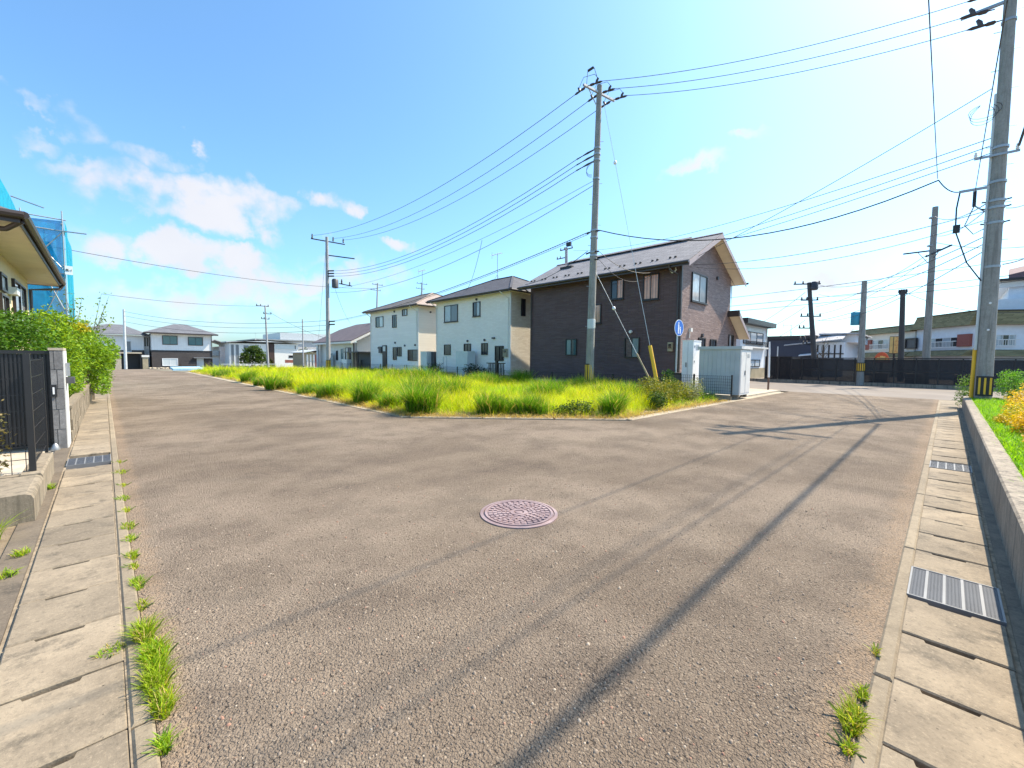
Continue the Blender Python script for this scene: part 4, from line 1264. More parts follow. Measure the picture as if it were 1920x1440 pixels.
mb = MB().box(19.2, 19.34, .02-.08, .10, 5.55, 5.78); mb.tube([(19.38, .0, 6.8), (19.3, .05, 6.3), (19.27, .04, 5.6)], .02, 6); mb.tube([(19.27, .04, 5.6), (19.3, -.25, 4.6), (19.3, -.58, 4.0)], .018, 6)
mb.build('cable_closure', M_BLACK, pr_)
mb = MB().box(19.33, 19.42, -.36, -.28, 6.3, 6.75); mb.tube([(19.37, -.32, 6.3), (19.35, -.15, 5.75), (19.36, -.35, 5.45), (19.38, -.6, 5.6)], .014, 5); mb.build('lashing_clamp', M_BLACK, pr_)
mb = MB()
for z in (6.35, 6.15, 5.7):
    for s in (-1, 1):
        c = at_right(z); mb.tube([c+Vector((-.02, s*.16, 0)), c+Vector((-.02, s*.30, .02))], .022, 6)
mb.build('wire_brackets', M_DARKSTEEL, pr_)

# centre pole
CB, CT = (16.0, 11.43, 0.0), (16.0, 11.20, 13.45)
pc = pole('utility_pole', 'tall grey utility pole standing in the weeds before the dark house', CB, CT, .19, .115, M_POLE)
def at_c(z): return Vector(CB)+(Vector(CT)-Vector(CB))*(z/CT[2])
guard(pc, CB, .45, 1.30, .189, 12)
bolts(pc, CB, CT, 3.0, 12.8, .9, (.72, -.70, 0), .15, .12)
for z in (10.8, 10.55, 10.3, 9.5, 7.25, 6.95, 6.3, 6.15, 2.9): band(pc, tuple(at_c(z)), .165 if z < 8 else .143)
MB().bar((15.05, 11.35, 13.15), (16.95, 11.05, 13.15), .085, .085).build('crossarm', M_STEEL, pc)
MB().bar((16.0, 11.2, 12.4), (15.35, 11.3, 13.1), .03).build('arm_brace', M_STEEL, pc)
HVR = [(15.25, 11.3, 13.15), (16.05, 11.2, 13.15), (16.85, 11.08, 13.15)]
CE = []
CL = []
for p in HVR:
    CE.append(strain(pc, p, (.27, -.96, 0.0), .95))
    CL.append(strain(pc, p, (0.0, 1.0, -.12), .95))
mb = MB(); mb.tube([(15.2, 11.3, 13.2), (15.2, 11.25, 13.75), (15.3, 11.0, 13.8), (15.35, 10.85, 13.3)], .012, 5); mb.tube([(15.2, 11.25, 13.72), (15.3, 11.02, 13.82)], .05, 6)
for p in HVR: mb.tube([Vector(p)+Vector((0, .45, .1)), Vector(p)+Vector((0, .2, .45)), Vector(p)+Vector((.1, -.3, .4)), Vector(p)+Vector((.12, -.5, .12))], .010, 5)
mb.build('jumper_lead', M_BLACKWIRE, pc)
for i, z in enumerate((10.80, 10.55, 10.30)):
    c = at_c(z)
    mb = MB(); mb.tube([c+Vector((-.02, .15, 0)), c+Vector((-.02, .5, -.03)), c+Vector((-.02, .8, -.07)), c+Vector((-.02, 1.1, -.11))], [.03, .045, .02, .03], 7); mb.build('low_voltage_clamp', M_DARKSTEEL, pc, True)
mb = MB()
for k in range(3): mb.tube([at_c(9.9)+Vector((0, .2+.35*math.sin(a)*1.0, .15+.3*math.cos(a)-.05*k)) for a in np.linspace(.2, 3.0, 9)], .008, 4)
mb.build('spare_coil', M_WIRE, pc)
mb = MB()
for z, s in ((7.2, 1), (7.2, -1), (6.3, 1), (6.3, -1), (5.95, -1)):
    c = at_c(z); mb.tube([c+Vector((-.1, s*.15, 0)), c+Vector((-.1, s*.34, -.03))], .035, 6)
mb.build('cable_clamps', M_DARKSTEEL, pc)
MB().lathe((16.0, 11.37, 0), [(.174, 2.9), (.182, 2.92), (.182, 3.3), (.174, 3.32)], 16).build('sleeve', M_GREYBOX, pc)

# second pole, further along the lot
LB, LT = (15.617, 41.765, 0.000), (16.000, 42.400, 13.063)
LB = (LB[0], LB[1], 0.0); LT = (LB[0]+.05, LB[1], 12.9)
pl = pole('utility_pole', 'concrete pole with hanging transformer before the low brown-roofed house', LB, LT, .21, .13, M_POLEFAR)
guard(pl, LB, .3, 1.2, .21, 10)
MB().bar((LT[0]-1.35, LT[1]+.3, 12.55), (LT[0]+1.6, LT[1]-.3, 12.45), .09).build('crossarm', M_DARKSTEEL, pl)
MB().bar((LT[0]-.0, LT[1], 11.2), (LT[0]+2.3, LT[1]-.9, 11.1), .09).build('crossarm', M_DARKSTEEL, pl)
for dx in (-1.25, .55, 1.45):
    mb = MB(); insul(mb, (LT[0]+dx, LT[1]-dx*.2, 12.58), .09, .42); mb.build('insulator', M_DARKSTEEL, pl, True)
MB().lathe((LT[0]+.62, LT[1]-.25, 8.15), [(.25, 0), (.30, .05), (.30, .75), (.22, .85)], 14).build('transformer', M_DARKGREY, pl, True)
MB().bar((LT[0]+.95, LT[1]-.35, 8.6), (LT[0]+2.1, LT[1]-.7, 8.45), .08).build('fuse_arm', M_DARKSTEEL, pl)
for (dx, dy, zz, rr) in ((1.2, -.4, 8.6, .1), (1.9, -.6, 8.5, .08)):
    mb = MB(); insul(mb, (LT[0]+dx, LT[1]+dy, zz), rr, rr*4.4); mb.build('insulator', M_DARKSTEEL, pl, True)
mb = MB()
for z in (9.7, 9.45, 9.2, 4.9, 4.6): mb.tube([(LT[0], LT[1]-.1, z), (LT[0]+.45, LT[1]-.45, z+.03)], .07, 6)
mb.build('wire_brackets', M_DARKSTEEL, pl)

def far_pole(label, base, top, r0, r1, mat, arms=(), name='utility_pole', lean=None):
    t = pole(name, label, base, top, r0, r1, mat)
    b, tp = Vector(base), Vector(top)
    for (dz, dx0, dy0, dx1, dy1) in arms:
        c = tp + (b-tp)*(dz/(tp.z-b.z))
        MB().bar(c+Vector((dx0, dy0, 0)), c+Vector((dx1, dy1, 0)), .10, .09).build('crossarm', M_DARKSTEEL, t)
        for f in (0.05, .35, .95):
            mb = MB(); insul(mb, c+Vector((dx0*(1-f)+dx1*f, dy0*(1-f)+dy1*f, .04)), .08, .24)
            mb.build('insulator', M_DARKSTEEL, t, True)
    return t
fp = far_pole('slim dark pole with street lamp bracket far down the left street', (17.941, 72.000, -0.130), (17.721, 72.000, 9.116), .16, .10, M_POLEFAR, ((.1, -1.2, 0, .5, 0), (1.2, -.3, 0, .8, 0), (2.0, -.6, 0, .5, 0)))
far_pole('bare thin pole at the far end of the left street before the houses', (2.025, 76.000, -0.386), (2.084, 76.000, 7.500), .17, .12, M_STEELPOLE)
far_pole('thin bare pole right of the pale block far behind the weeds', (24.911, 78.000, -0.119), (24.893, 78.000, 7.996), .12, .09, M_POLEFAR)
far_pole('small far pole behind the roof of the further white house', (49.378, 100.000, 10.814), (49.757, 100.000, 19.967), .22, .15, M_POLEFAR, ((.4, -1.4, 0, 1.4, 0), (1.8, -1.8, 0, .9, 0)))
far_pole('small far pole beside the roof antenna of the white houses', (59.190, 95.000, 11.206), (59.386, 95.000, 20.747), .22, .15, M_POLEFAR, ((.3, -1.5, 0, 1.6, 0), (1.6, -1.7, 0, .8, 0)))
far_pole('far pole peeping over the left end of the dark house roof', (38.000, 30.492, 8.350), (38.000, 30.618, 14.091), .22, .16, M_POLEFAR, ((.2, 0, .9, 0, -.9), (1.1, 0, 1.4, 0, -.1)))
tp_ = far_pole('dark pole crowded with arms and a transformer right of the dark house', (44.000, 7.933, 0.933), (44.000, 8.673, 8.285), .22, .15, M_WOODPOLE, ((.1, -.6, 1.0, .6, -.7), (1.5, -.4, .6, .4, -.5), (2.9, -.5, .7, .5, -.6), (3.9, -.4, .9, .4, .0), (4.9, -.4, .9, .4, .0), (5.3, -.4, .7, .4, .0)))
q = Vector((44.000, 8.278, 7.966))
MB().lathe((q.x, q.y, q.z-.35), [(.22, 0), (.28, .06), (.28, .6), (.2, .7)], 12).build('transformer', M_DARKSTEEL, tp_, True)
p16 = far_pole('concrete pole with a turquoise box before the black fence', (34.668, 3.839, 0.000), (35.100, 3.957, 6.654), .20, .14, M_POLE)
guard(p16, (34.668, 3.839, 0.000), .88, 1.45, .195, 12)
q = Vector((35.000, 4.288, 4.265))
o = MB().lathe((q.x, q.y, q.z-.4), [(.24, 0), (.25, .02), (.25, .80), (.24, .82)], 20).build('mirror_back', M_BLUEBOX, p16, True)
MB().bar((q.x, q.y-.2, q.z+.2), (35.1, 3.95, q.z+.2), .04).build('bracket', M_STEEL, p16); MB().bar((q.x, q.y-.2, q.z-.25), (35.1, 3.95, q.z-.25), .04).build('bracket', M_STEEL, p16)
far_pole('black tarred pole beside the yellow restaurant sign', (38.000, 2.132, 0.231), (38.000, 2.293, 6.279), .17, .13, M_WOODPOLE, ((.25, 0, .2, 0, -.2),))
p17 = far_pole('tall leaning grey pole with two crossarms behind the black fence', (37.000, 0.955, 0.080), (37.000, 1.001, 11.033), .20, .14, M_POLE)
q = Vector((37.000, 1.081, 8.408))
MB().bar(q+Vector((0, 1.25, 0)), q+Vector((0, -.45, .0)), .08).build('crossarm', M_DARKSTEEL, p17)
MB().bar(q+Vector((.2, .2, -.3)), q+Vector((-1.2, -.9, -.05)), .08).build('crossarm', M_DARKSTEEL, p17)
MB().bar(q+Vector((0, .55, -.05)), q+Vector((0, .08, -.75)), .03).build('arm_brace', M_DARKSTEEL, p17)
MB().bar(q+Vector((-.3, -.35, -.2)), q+Vector((0, -.02, -.7)), .03).build('arm_brace', M_DARKSTEEL, p17)
for z in (.9, 2.6): band(p17, tuple(q+Vector((0, 0, z-.6))), .17)

# ------------------------------------------------------------------ wires
def wire(label, p, q, sag=0.4, r=.012, mat=None, group=None, name='overhead_wire', n=18, cat='wire'):
    p = Vector(p); q = Vector(q)
    pts = [p+(q-p)*t+Vector((0, 0, -4*sag*t*(1-t))) for t in np.linspace(0, 1, n)]
    o = MB().tube(pts, r, 5).build(name, mat or M_WIRE, None, True, at=p)
    return tag(o, label, cat, group)
names3 = ('topmost', 'middle', 'lowest')
g_ = 'high wires between the centre pole and the right-edge pole'
for i, (a, b) in enumerate(zip(CE, (S3, S1, S2))):
    wire('%s of three wires from the centre pole to the right-edge pole' % names3[i], a, b, .35, .011, group=g_)
g_ = 'high wires between the centre pole and the pole before the low house'
for i, (a, dx) in enumerate(zip(CL, (-1.2, .55, 1.45))):
    wire('%s of three high wires running left from the centre pole top' % names3[i], a, (LT[0]+dx, LT[1]-dx*.2, 12.85), 1.3, .013, group=g_)
g_ = 'middle wires between the centre pole and the pole before the low house'
for i, z in enumerate((10.69, 10.44, 10.19)):
    wire('%s of three clamped wires running left from the middle of the centre pole' % names3[i], at_c(z)+Vector((-.02, 1.1, 0)), (LT[0]+.42, LT[1]-.42, 9.72-.25*i), 1.25, .014, group=g_)
wire('upper of two thin telephone wires left of the centre pole', at_c(9.45)+Vector((-.02, .15, 0)), (LT[0]+.2, LT[1]-.2, 8.0), .9, .009, group='telephone wires')
wire('lower of two thin telephone wires left of the centre pole', at_c(9.25)+Vector((-.02, .15, 0)), (LT[0]+.2, LT[1]-.2, 7.7), 1.35, .013, group='telephone wires')
# spiral-hung cable
sp = thing('spiral_hung_cable', 'black cable hung in a spiral from centre pole past the white houses', 'cable', (16, 11.6, 7))
A_, B_ = at_c(7.25)+Vector((-.02, .3, 0)), Vector((LT[0]+.3, LT[1]-.3, 4.95))
pts = [A_+(B_-A_)*t+Vector((0, 0, -4*.55*t*(1-t))) for t in np.linspace(0, 1, 30)]
MB().tube(pts, .016, 6).build('cable', M_BLACKWIRE, sp, True)
MB().tube([p+Vector((0, 0, -.09)) for p in pts], .009, 5).build('messenger', M_WIRE, sp)
mb = MB()
N_ = 150
for k in range(N_):
    t = k/N_*.75; c = A_+(B_-A_)*t+Vector((0, 0, -4*.55*t*(1-t)-.045))
    mb.bar(c+Vector((0, -.03, -.05)), c+Vector((0, .05, .06)), .012)
mb.build('spiral_hangers', M_BLACKWIRE, sp)
MB().box(A_.x-.05, A_.x+.05, A_.y+1.0, A_.y+1.25, A_.z-.42, A_.z-.24).build('joint_box', M_BLACK, sp)
wire('thick cable sagging right from the centre pole over the dark roof', at_c(7.2)+Vector((-.05, -.3, 0)), (19.400, 0.494, 7.325), 1.05, .022, M_BLACKWIRE)
wire('service cable from the centre pole to the eave of the dark house', at_c(6.3)+Vector((-.05, -.3, 0)), (19.72, 9.7, 5.95), .55, .012, M_BLACKWIRE)
wire('short service cable drooping from the centre pole across the dark wall', at_c(5.95)+Vector((0, -.3, 0)), (19.74, 10.2, 5.9), .75, .010)
wire('cable from the centre pole down to the far end of the dark roof', at_c(6.4)+Vector((-.05, .3, 0)), (19.2, 18.7, 6.15), .25, .016, M_BLACKWIRE)
wire('service cable from the telephone wire down to the white house roof', (16.05, 19.2, 8.35), (20.6, 26.6, 6.75), .5, .012)
wire('long service cable from the right-edge pole down to the dark gable', (19.400, -0.532, 9.715), (20.2, 8.92, 6.2), .15, .012)
wire('cable crossing from the right-edge pole to the top of the dark gable wall', (19.400, -0.612, 6.108), (21.0, 8.9, 6.18), .35, .012)
wire('lower cable crossing from the right-edge pole to the dark gable wall', (19.400, -0.605, 5.841), (21.3, 8.9, 6.1), .55, .010)
g_ = 'thin wires running behind the dark roof to the right-edge pole'
for i, yy in enumerate((262, 276, 291)):
    wire('%s of three thin wires passing behind the dark roof ridge' % names3[i], (19.4, -.60, 8.25-.22*i), (38.000, 29.625, 13.562) if i == 0 else (38.0, 31.6+.3*i, 12.3-.45*i), .9, .013, group=g_)
wire('long thick overhead cable hanging from the top edge at the right', (19.400, 0.520, 7.382), (-16, .45, 7.35), .12, .0095, M_BLACKWIRE, n=40)
wire('slack lead joining the hanging cable to the right-edge pole arm', (19.400, 0.494, 7.325), (19.38, .02, 6.82), .12, .016, M_BLACKWIRE)
wire('thick cable running down beside the right-edge pole', (19.37, -.32, 6.70), (-16, -.36, 6.75), .10, .009, M_BLACKWIRE, n=40)
wire('bundle cable passing above the right gutter and shading the road', (19.25, -1.12, 7.80), (-16, -1.20, 7.75), .08, .031, M_BLACKWIRE, n=40)
wire('wire passing high above the right gutter beside the bundle cable', (19.25, -1.55, 11.6), (-16, -1.55, 11.5), .08, .010, n=40)
g_ = 'wires along the far street above the black fence'
for i, (ya, yb, yc) in enumerate(((566, 527, 494), (580, 548, 520), (590, 560, 535))):
    pa = [(35.100, 14.840, 6.308), (35.100, 14.818, 5.696), (35.100, 14.803, 5.258)][i]; pc_ = [(35.100, -2.702, 7.046), (35.100, -2.745, 6.240), (35.100, -2.763, 5.906)][i]
    wire('%s of three long wires above the black fence right of the dark house' % names3[i], pa, pc_, .12, .016, group=g_)
g_ = 'wires fanning from the right-edge pole to the crowded dark pole'
for i, (ys, ye) in enumerate(((440, 533), (455, 552), (470, 598))):
    pe = [(44.000, 7.980, 8.021), (44.000, 7.944, 7.208), (44.000, 7.849, 5.035)][i]
    wire('%s of three wires from the right-edge pole to the crowded dark pole' % names3[i], (19.4, -.6, 5.35-.22*i), pe, .7, .014, group=g_)
g_ = 'wires between the crowded dark pole and the dark house side'
for i in range(3):
    pe = [(44.000, 8.908, 7.489), (44.000, 8.855, 6.245), (44.000, 8.805, 5.091)][i]; pf = [(60.000, 19.276, 5.085), (60.000, 18.613, 4.577), (60.000, 18.233, 2.981)][i]
    wire('%s of three wires dropping left from the crowded dark pole' % names3[i], pe, pf, .4, .018, group=g_)
wire('wire from the crowded dark pole up to the black tarred pole', (44.000, 8.033, 4.955), (38.000, 2.283, 6.069), .25, .02)
wire('wire from the black tarred pole to the right edge', (38.000, 2.261, 6.136), (38.000, -3.089, 4.427), .5, .016)
wire('upper wire between the two-armed grey pole and the far street poles', (37.000, 1.234, 8.174), (44.000, 8.087, 6.183), .5, .016)
wire('lower wire between the two-armed grey pole and the far street poles', (37.000, 1.221, 7.911), (44.000, 8.057, 5.501), .6, .014)
wire('wire leaving the two-armed grey pole for the right edge', (37.000, 0.870, 8.855), (37.000, -2.816, 7.962), .2, .014)
wire('long wire rising right from the two-armed grey pole', (37.000, 1.021, 10.493), (19.4, -.6, 6.35), .35, .016, M_BLACKWIRE)
wire('second long wire from the two-armed grey pole to the right-edge pole', (37.000, 1.058, 9.375), (19.4, -.6, 6.15), .35, .013)
wire('wire leaving the right-edge pole at mid height for the right edge', (19.4, -.98, 6.1), (21.000, -1.526, 6.526), .05, .013)
wire('thicker wire leaving the right-edge pole low for the right edge', (19.4, -1.0, 4.45), (21.000, -1.615, 4.852), .03, .018, M_BLACKWIRE)
# left sky
wire('long wire crossing the left sky from the blue scaffold towards the low house', (-3.640, 70.000, 13.442), (49.744, 100.000, 18.648), 1.2, .035)
wire('wire from behind the hedge to the slim dark pole', (0.025, 66.000, 8.265), (17.221, 72.000, 8.990), .35, .022)
g_ = 'wires between the far bare pole and the pole before the low house'
for i in range(3):
    pe = [(2.126, 76.000, 7.225), (2.107, 76.000, 6.664), (2.081, 76.000, 5.892)][i]
    wire('%s of three wires from the far bare pole across to the right' % names3[i], pe, (LT[0], LT[1], 5.0-.45*i), .8, .018, group=g_)
wire('wire from the slim dark pole down towards the low house', (18.275, 72.000, 8.205), (22.817, 62.000, 4.157), .3, .02)
wire('thin drop wire from the transformer pole to the low house roof', (LT[0]+.6, LT[1]-.3, 8.0), (24.000, 56.015, 5.963), .4, .012)
wire('thin drop wire left of the transformer pole', (LT[0]-.1, LT[1], 12.0), (16.218, 46.000, 3.332), .1, .010)

# guy wires
def guy(label, top, foot, z0, z1, mat, r, ball=None):
    t = thing('guy_wire', label, 'guy wire', foot, 'guy wires of the centre pole')
    a, b = Vector(foot), Vector(top)
    MB().tube([a, b], .010, 6).build('strand', M_STEELPOLE, t)
    f0, f1 = (z0-a.z)/(b.z-a.z), (z1-a.z)/(b.z-a.z)
    MB().tube([a+(b-a)*f0, a+(b-a)*f1], r, 10).build('guard_tube', mat, t, True)
    if ball:
        c = a+(b-a)*((ball-a.z)/(b.z-a.z))
        MB().lathe((c.x, c.y, c.z-.08), [(.02, 0), (.07, .04), (.075, .09), (.05, .15), (.02, .17)], 10).build('guy_insulator', M_WHITE, t, True)
    return t
guy('guy wire with thick yellow guard tube right of the centre pole', (16.0, 10.95, 12.6), (16.0, 7.99, .05), .12, 2.08, M_YELLOW, .075, 9.9)
guy('thinner guy wire with pale guard and white insulator right of the centre pole', (16.0, 11.28, 5.55), (16.0, 8.05, .05), .12, 1.75, M_TAN, .035, 3.72)

# round blue pedestrian sign
sg = thing('road_sign', 'round blue pedestrian sign on a thin white post', 'road sign', (19.05, 8.76, 0))
MB().tube([(19.05, 8.76, 0), (19.02, 8.72, 3.35)], .036, 12).build('post', M_STEELPOLE, sg, True)
sn = Vector((-.10, -1.0, 0)).normalized(); su = Vector((-sn.y, sn.x, 0))
if su.dot(Vector((.7, -.7, 0))) < 0: su = -su
sc = Vector((19.02, 8.66, 2.98))
def sdisc(r, d0, d1, name, mat, par):
    return MB().tube([sc+sn*d0, sc+sn*d1], r, 40).build(name, mat, par)
dsk = sdisc(.375, 0, .012, 'disc', M_SIGNWHITE, sg)
sdisc(.350, .0125, .0145, 'blue_field', M_SIGNBLUE, dsk)
def glyph(poly, name='pedestrian_symbol'):
    MB().prism([sc+sn*.015+su*a+Vector((0, 0, b)) for a, b in poly], tuple(sn*.0015)).build(name, M_SIGNWHITE, dsk)
def circ(cx, cy, r): return [(cx+r*math.cos(a), cy+r*math.sin(a)) for a in np.linspace(0, 2*math.pi, 14)[:-1]]
glyph(circ(-.045, .215, .042)); glyph([(-.095, .16), (-.01, .16), (.0, .02), (.035, -.06), (.015, -.07), (-.02, -.01), (-.012, -.27), (-.052, -.27), (-.056, -.04), (-.064, -.27), (-.104, -.27), (-.10, .0)])
glyph(circ(.10, .02, .034)); glyph([(.065, -.025), (.135, -.025), (.14, -.12), (.128, -.27), (.098, -.27), (.096, -.15), (.090, -.27), (.06, -.27), (.066, -.12)])
MB().tube([sc-sn*.02+Vector((0, 0, .15)), sc-sn*.001+Vector((0, 0, .15))], .05, 8).build('clamp', M_STEEL, sg)

wp = thing('marker_post', 'thin white post with rusty foot at the far street corner', 'post', (23.9, 6.2, 0))
MB().tube([(23.9, 6.2, .68), (23.95, 6.24, 2.0), (23.97, 6.25, 2.46)], [.05, .048, .03], 10).build('shaft', M_WHITE, wp, True)
MB().tube([(23.9, 6.2, 0), (23.9, 6.2, .679)], .045, 10).build('rusty_foot', paint('rusty paint', (.16, .10, .075), .8), wp, True)
antenna('tall television antenna on the nearer white house roof', (24.2, 26.9, 8.05), 2.3, 'roof antennas')
antenna('thin television antenna on the further white house roof', (24.0, 38.3, 7.95), 2.6, 'roof antennas')

# ------------------------------------------------------------------ left-hand property
gp = thing('gate_pillar', 'grey tiled gate pillar beside the left gutter', 'pillar', (-.54, 10.1, 0))
B(-.615, -.475, 9.80, 10.42, -.03, 1.56).build('core', M_PILLAR, gp)
for i, (z0, z1) in enumerate(((-.02, .30), (.31, .62), (.63, .95), (.96, 1.25), (1.26, 1.55))):   # facing tiles
    for j, (x0, x1) in enumerate(((-.615, -.548), (-.544, -.475)) if i % 2 else ((-.615, -.575), (-.571, -.475))):
        B(x0+.002, x1-.002, 9.785, 9.799, z0, z1).build('facing_tile', M_PILLAR, gp)
B(-.63, -.462, 9.78, 10.44, 1.561, 1.60).build('cap', M_PALECONC, gp)
B(-.474, -.458, 9.80, 10.41, -.03, 1.555).build('sunlit_face', M_OFFWHITE, gp)  # off-white slab: sunlight on the pillar's street side put in as colour
pl_ = B(-.625, -.555, 9.765, 9.784, .83, 1.02).build('latch_plate', M_BLACK, gp)
B(-.60, -.58, 9.758, 9.764, .87, .98).build('latch_slot', M_WHITE, pl_)
B(-.457, -.41, 9.88, 10.02, 1.15, 1.36).build('intercom', M_STEEL, gp)
mbx = MB().box(-.457, -.36, 9.86, 10.10, 1.03, 1.13); mbx.build('letter_slot', M_DARKGREY, gp)
MB().lathe((-.60, 9.70, -.02), [(.05, 0), (.055, .03), (.03, .10), (.012, .12)], 10).build('gate_stop', M_STEEL, gp, True)
ga = thing('sliding_gate', 'black ribbed metal gate closed against the grey pillar', 'gate', (-1.8, 10.2, 0))
B(-3.2, -.625, 10.16, 10.19, .04, 1.50).build('panel', M_GATE, ga)
rib = B(-.012, .012, 0, .022, .04, 1.50).mesh('rib', M_GATE)
for k in range(58):
    share(rib, 'rib', ga, (-.65-.044*k, 10.137, 0))
B(-3.2, -.62, 10.12, 10.22, 1.501, 1.555).build('top_rail', M_GATE, ga)
B(-3.2, -.62, 10.12, 10.20, .0, .039).build('bottom_rail', M_GATE, ga)
lw = thing('low_wall', 'low rounded concrete garden wall at the left edge', 'wall', (-.6, 6.2, 0))
MB().prism([(-.80, 5.66, -.05), (-.50, 5.66, -.05), (-.50, 5.66, .20), (-.515, 5.66, .235), (-.55, 5.66, .25), (-.80, 5.66, .25)], (0, .86, 0)).build('front_block', M_BLOCK, lw)
MB().prism([(-.66, 6.525, -.05), (-.505, 6.525, -.05), (-.505, 6.525, .24), (-.52, 6.525, .262), (-.66, 6.525, .262)], (0, 1.3, 0)).build('side_block', M_BLOCK, lw)
B(-3.2, -.664, 6.60, 6.74, -.05, .24).build('back_block', M_BLOCK, lw)
mf = mesh_fence('mesh_fence', 'black mesh garden fence with tall post at the left edge', (-.585, 6.70), (-.585, 8.15), .27, 1.44, 3.0, .10, .18, posts=False, r=.003)
B(-.61, -.56, 6.675, 6.725, .20, 1.50).build('corner_post', M_GATE, mf)
B(-.60, -.57, 8.14, 8.17, -.03, 1.46).build('end_post', M_GATE, mf)
mb = MB()
for k in range(14): mb.bar((-.63-.1*k, 6.70, .05), (-.63-.1*k, 6.70, 1.44), .006)
for j in range(8): mb.bar((-.6, 6.70, .22+.17*j), (-2.0, 6.70, .22+.17*j), .006)
mb.build('side_panel', M_GATE, mf)
mb = MB()
ps = thing('steel_post', 'pale round post cut by the left picture edge', 'post', (-.78, 5.45, 0))
MB().tube([(-.775, 5.40, -.03), (-.775, 5.40, .55)], .022, 10).build('shaft', M_PALECONC, ps, True)
MB().lathe((-.775, 5.40, .55), [(.024, 0), (.024, .02), (.01, .03)], 10).build('cap', M_PALECONC, ps)
# block wall under the hedge
bw = thing('block_wall', 'low concrete block wall under the hedge beyond the pillar', 'wall', (-.5, 15, 0))
for r_ in range(3):
    z0, z1 = -.02+.195*r_, .168+.195*r_
    yy = 10.46 + (.2 if r_ % 2 else 0)
    while yy < 19.6:
        l = .39; xo = -.50 + .012*(yy-10)
        MB().box(xo-.06, xo+.055+random.uniform(-.003, .003), yy, yy+l-.008, z0, z1).build('concrete_block', M_BLOCK, bw)
        yy += l+.002
MB().prism([(-.565, 10.45, .565), (-.43, 10.45, .565), (-.32, 19.6, .565), (-.455, 19.6, .565)], (0, 0, .05)).build('coping', M_BLOCK, bw)
B(-.46, -.27, 19.7, 19.95, -.02, .68).build('end_pier', M_BLOCK, bw)

# cream house
ch = thing('cream_house', 'cream rendered house with deep dark-guttered eaves at the left edge', 'house', (-5, 17, 0))
XE, YE0, YE1, ZS = -1.0, 11.35, 21.0, 3.80
B(-9, -1.63, 12.2, 20.0, -.05, ZS-.02).build('wall', M_CREAM, ch)
B(-9.6, XE, YE0, YE1, ZS-.015, ZS).build('soffit', M_SOFFIT, ch)
mb = MB(); roofpoly(mb, [(XE-.02, YE0, ZS+.17), (XE-.02, YE1, ZS+.17), (-5.3, YE1-4, ZS+2.0), (-5.3, YE0+4, ZS+2.0)], .12); cr = mb.build('roof', M_ROOFBROWN, ch)
mb = MB(); roofpoly(mb, [(XE-.02, YE0, ZS+.17), (-5.3, YE0+4, ZS+2.0), (-9.6, YE0, ZS+.17)], .12); mb.build('roof_slope', M_ROOFBROWN, ch)
mb = MB(); roofpoly(mb, [(XE-.02, YE1, ZS+.17), (-9.6, YE1, ZS+.17), (-5.3, YE1-4, ZS+2.0)], .12); mb.build('roof_slope', M_ROOFBROWN, ch)
f = MB(); f.box(XE+.002, XE+.03, YE0-.03, YE1+.03, ZS-.03, ZS+.16); f.box(-9.6, XE, YE0-.03, YE0-.002, ZS-.03, ZS+.16); f.box(-9.6, XE, YE1+.002, YE1+.03, ZS-.03, ZS+.16); f.build('fascia', M_GUTTER, ch)
gt_ = MB(); gt_.tube([(XE+.09, YE0-.10, ZS+.10), (XE+.09, YE1+.08, ZS+.10)], .065, 8); gt_.tube([(XE+.09, YE0-.09, ZS+.10), (-9.6, YE0-.09, ZS+.10)], .065, 8); gt_.build('gutter', M_GUTTER, ch, True)
pipe(ch, [(XE+.09, YE1-.05, ZS+.04), (XE+.0, YE1-.1, ZS-.12), (-1.58, 20.02, ZS-.30), (-1.58, 20.02, 0)], .045)
pipe(ch, [(XE+.05, YE0+.05, ZS+.02), (XE-.15, YE0+.2, ZS-.12), (-2.2, 12.1, ZS-.16)], .045)
fx = F((-1.63, 0, 0), (0, 1, 0), (1, 0, 0))
window(ch, fx, 16.65, 18.88, 2.2, 3.42, ('dark', 'curt')); window(ch, fx, 14.7, 15.5, 2.92, 3.32, ('pale',)); window(ch, fx, 14.6, 15.6, 1.4, 2.85, ('pale', 'dark'))
MB().fbox(fx, 15.9, 16.4, 2.95, 3.12, 0, .16).build('vent_hood', M_GREYBOX, ch)

# scaffolded house
sf = thing('scaffolded_house', 'house wrapped in bright blue scaffold netting behind the cream house', 'house', (-4, 28, 0))
B(-9, -1.75, 27.2, 31.0, 0, 6.1).build('wall', M_FARWHITE, sf)
B(-9.4, -1.5, 26.9, 31.3, 6.1, 6.28).build('roof', M_ROOFDARK, sf)
MB().prism([(-1.03, 26.0, .2), (-2.25, 26.0, .2), (-2.25, 26.0, 6.96), (-1.03, 26.0, 7.05)], (0, .006, 0)).build('net_sheet', M_NETFRONT, sf)
def netx(X, ya, yb, za, zb0, zb1, m, bulge=.05):
    mb = MB(); n = 10
    for i in range(n):
        t0, t1 = i/n, (i+1)/n
        x0 = X+bulge*math.sin(t0*9)*.5; x1 = X+bulge*math.sin(t1*9)*.5
        y0, y1 = ya+(yb-ya)*t0, ya+(yb-ya)*t1; h0, h1 = zb0+(zb1-zb0)*t0, zb0+(zb1-zb0)*t1
        b = len(mb.v); mb.v += [(x0, y0, za), (x1, y1, za), (x1, y1, h1), (x0, y0, h0)]; mb.f.append((b, b+1, b+2, b+3))
    return mb.build('net_sheet', m, sf, True)
netx(-1.0, 26.05, 31.3, .2, 7.05, 6.75, M_NETBLUE)
netx(-2.3, 16.0, 25.95, 4.2, 7.85, 7.15, M_NETBLUE)
def stube(p, q, r=.025): MB().tube([p, q], r, 6).build('scaffold_tube', M_STEEL, sf)
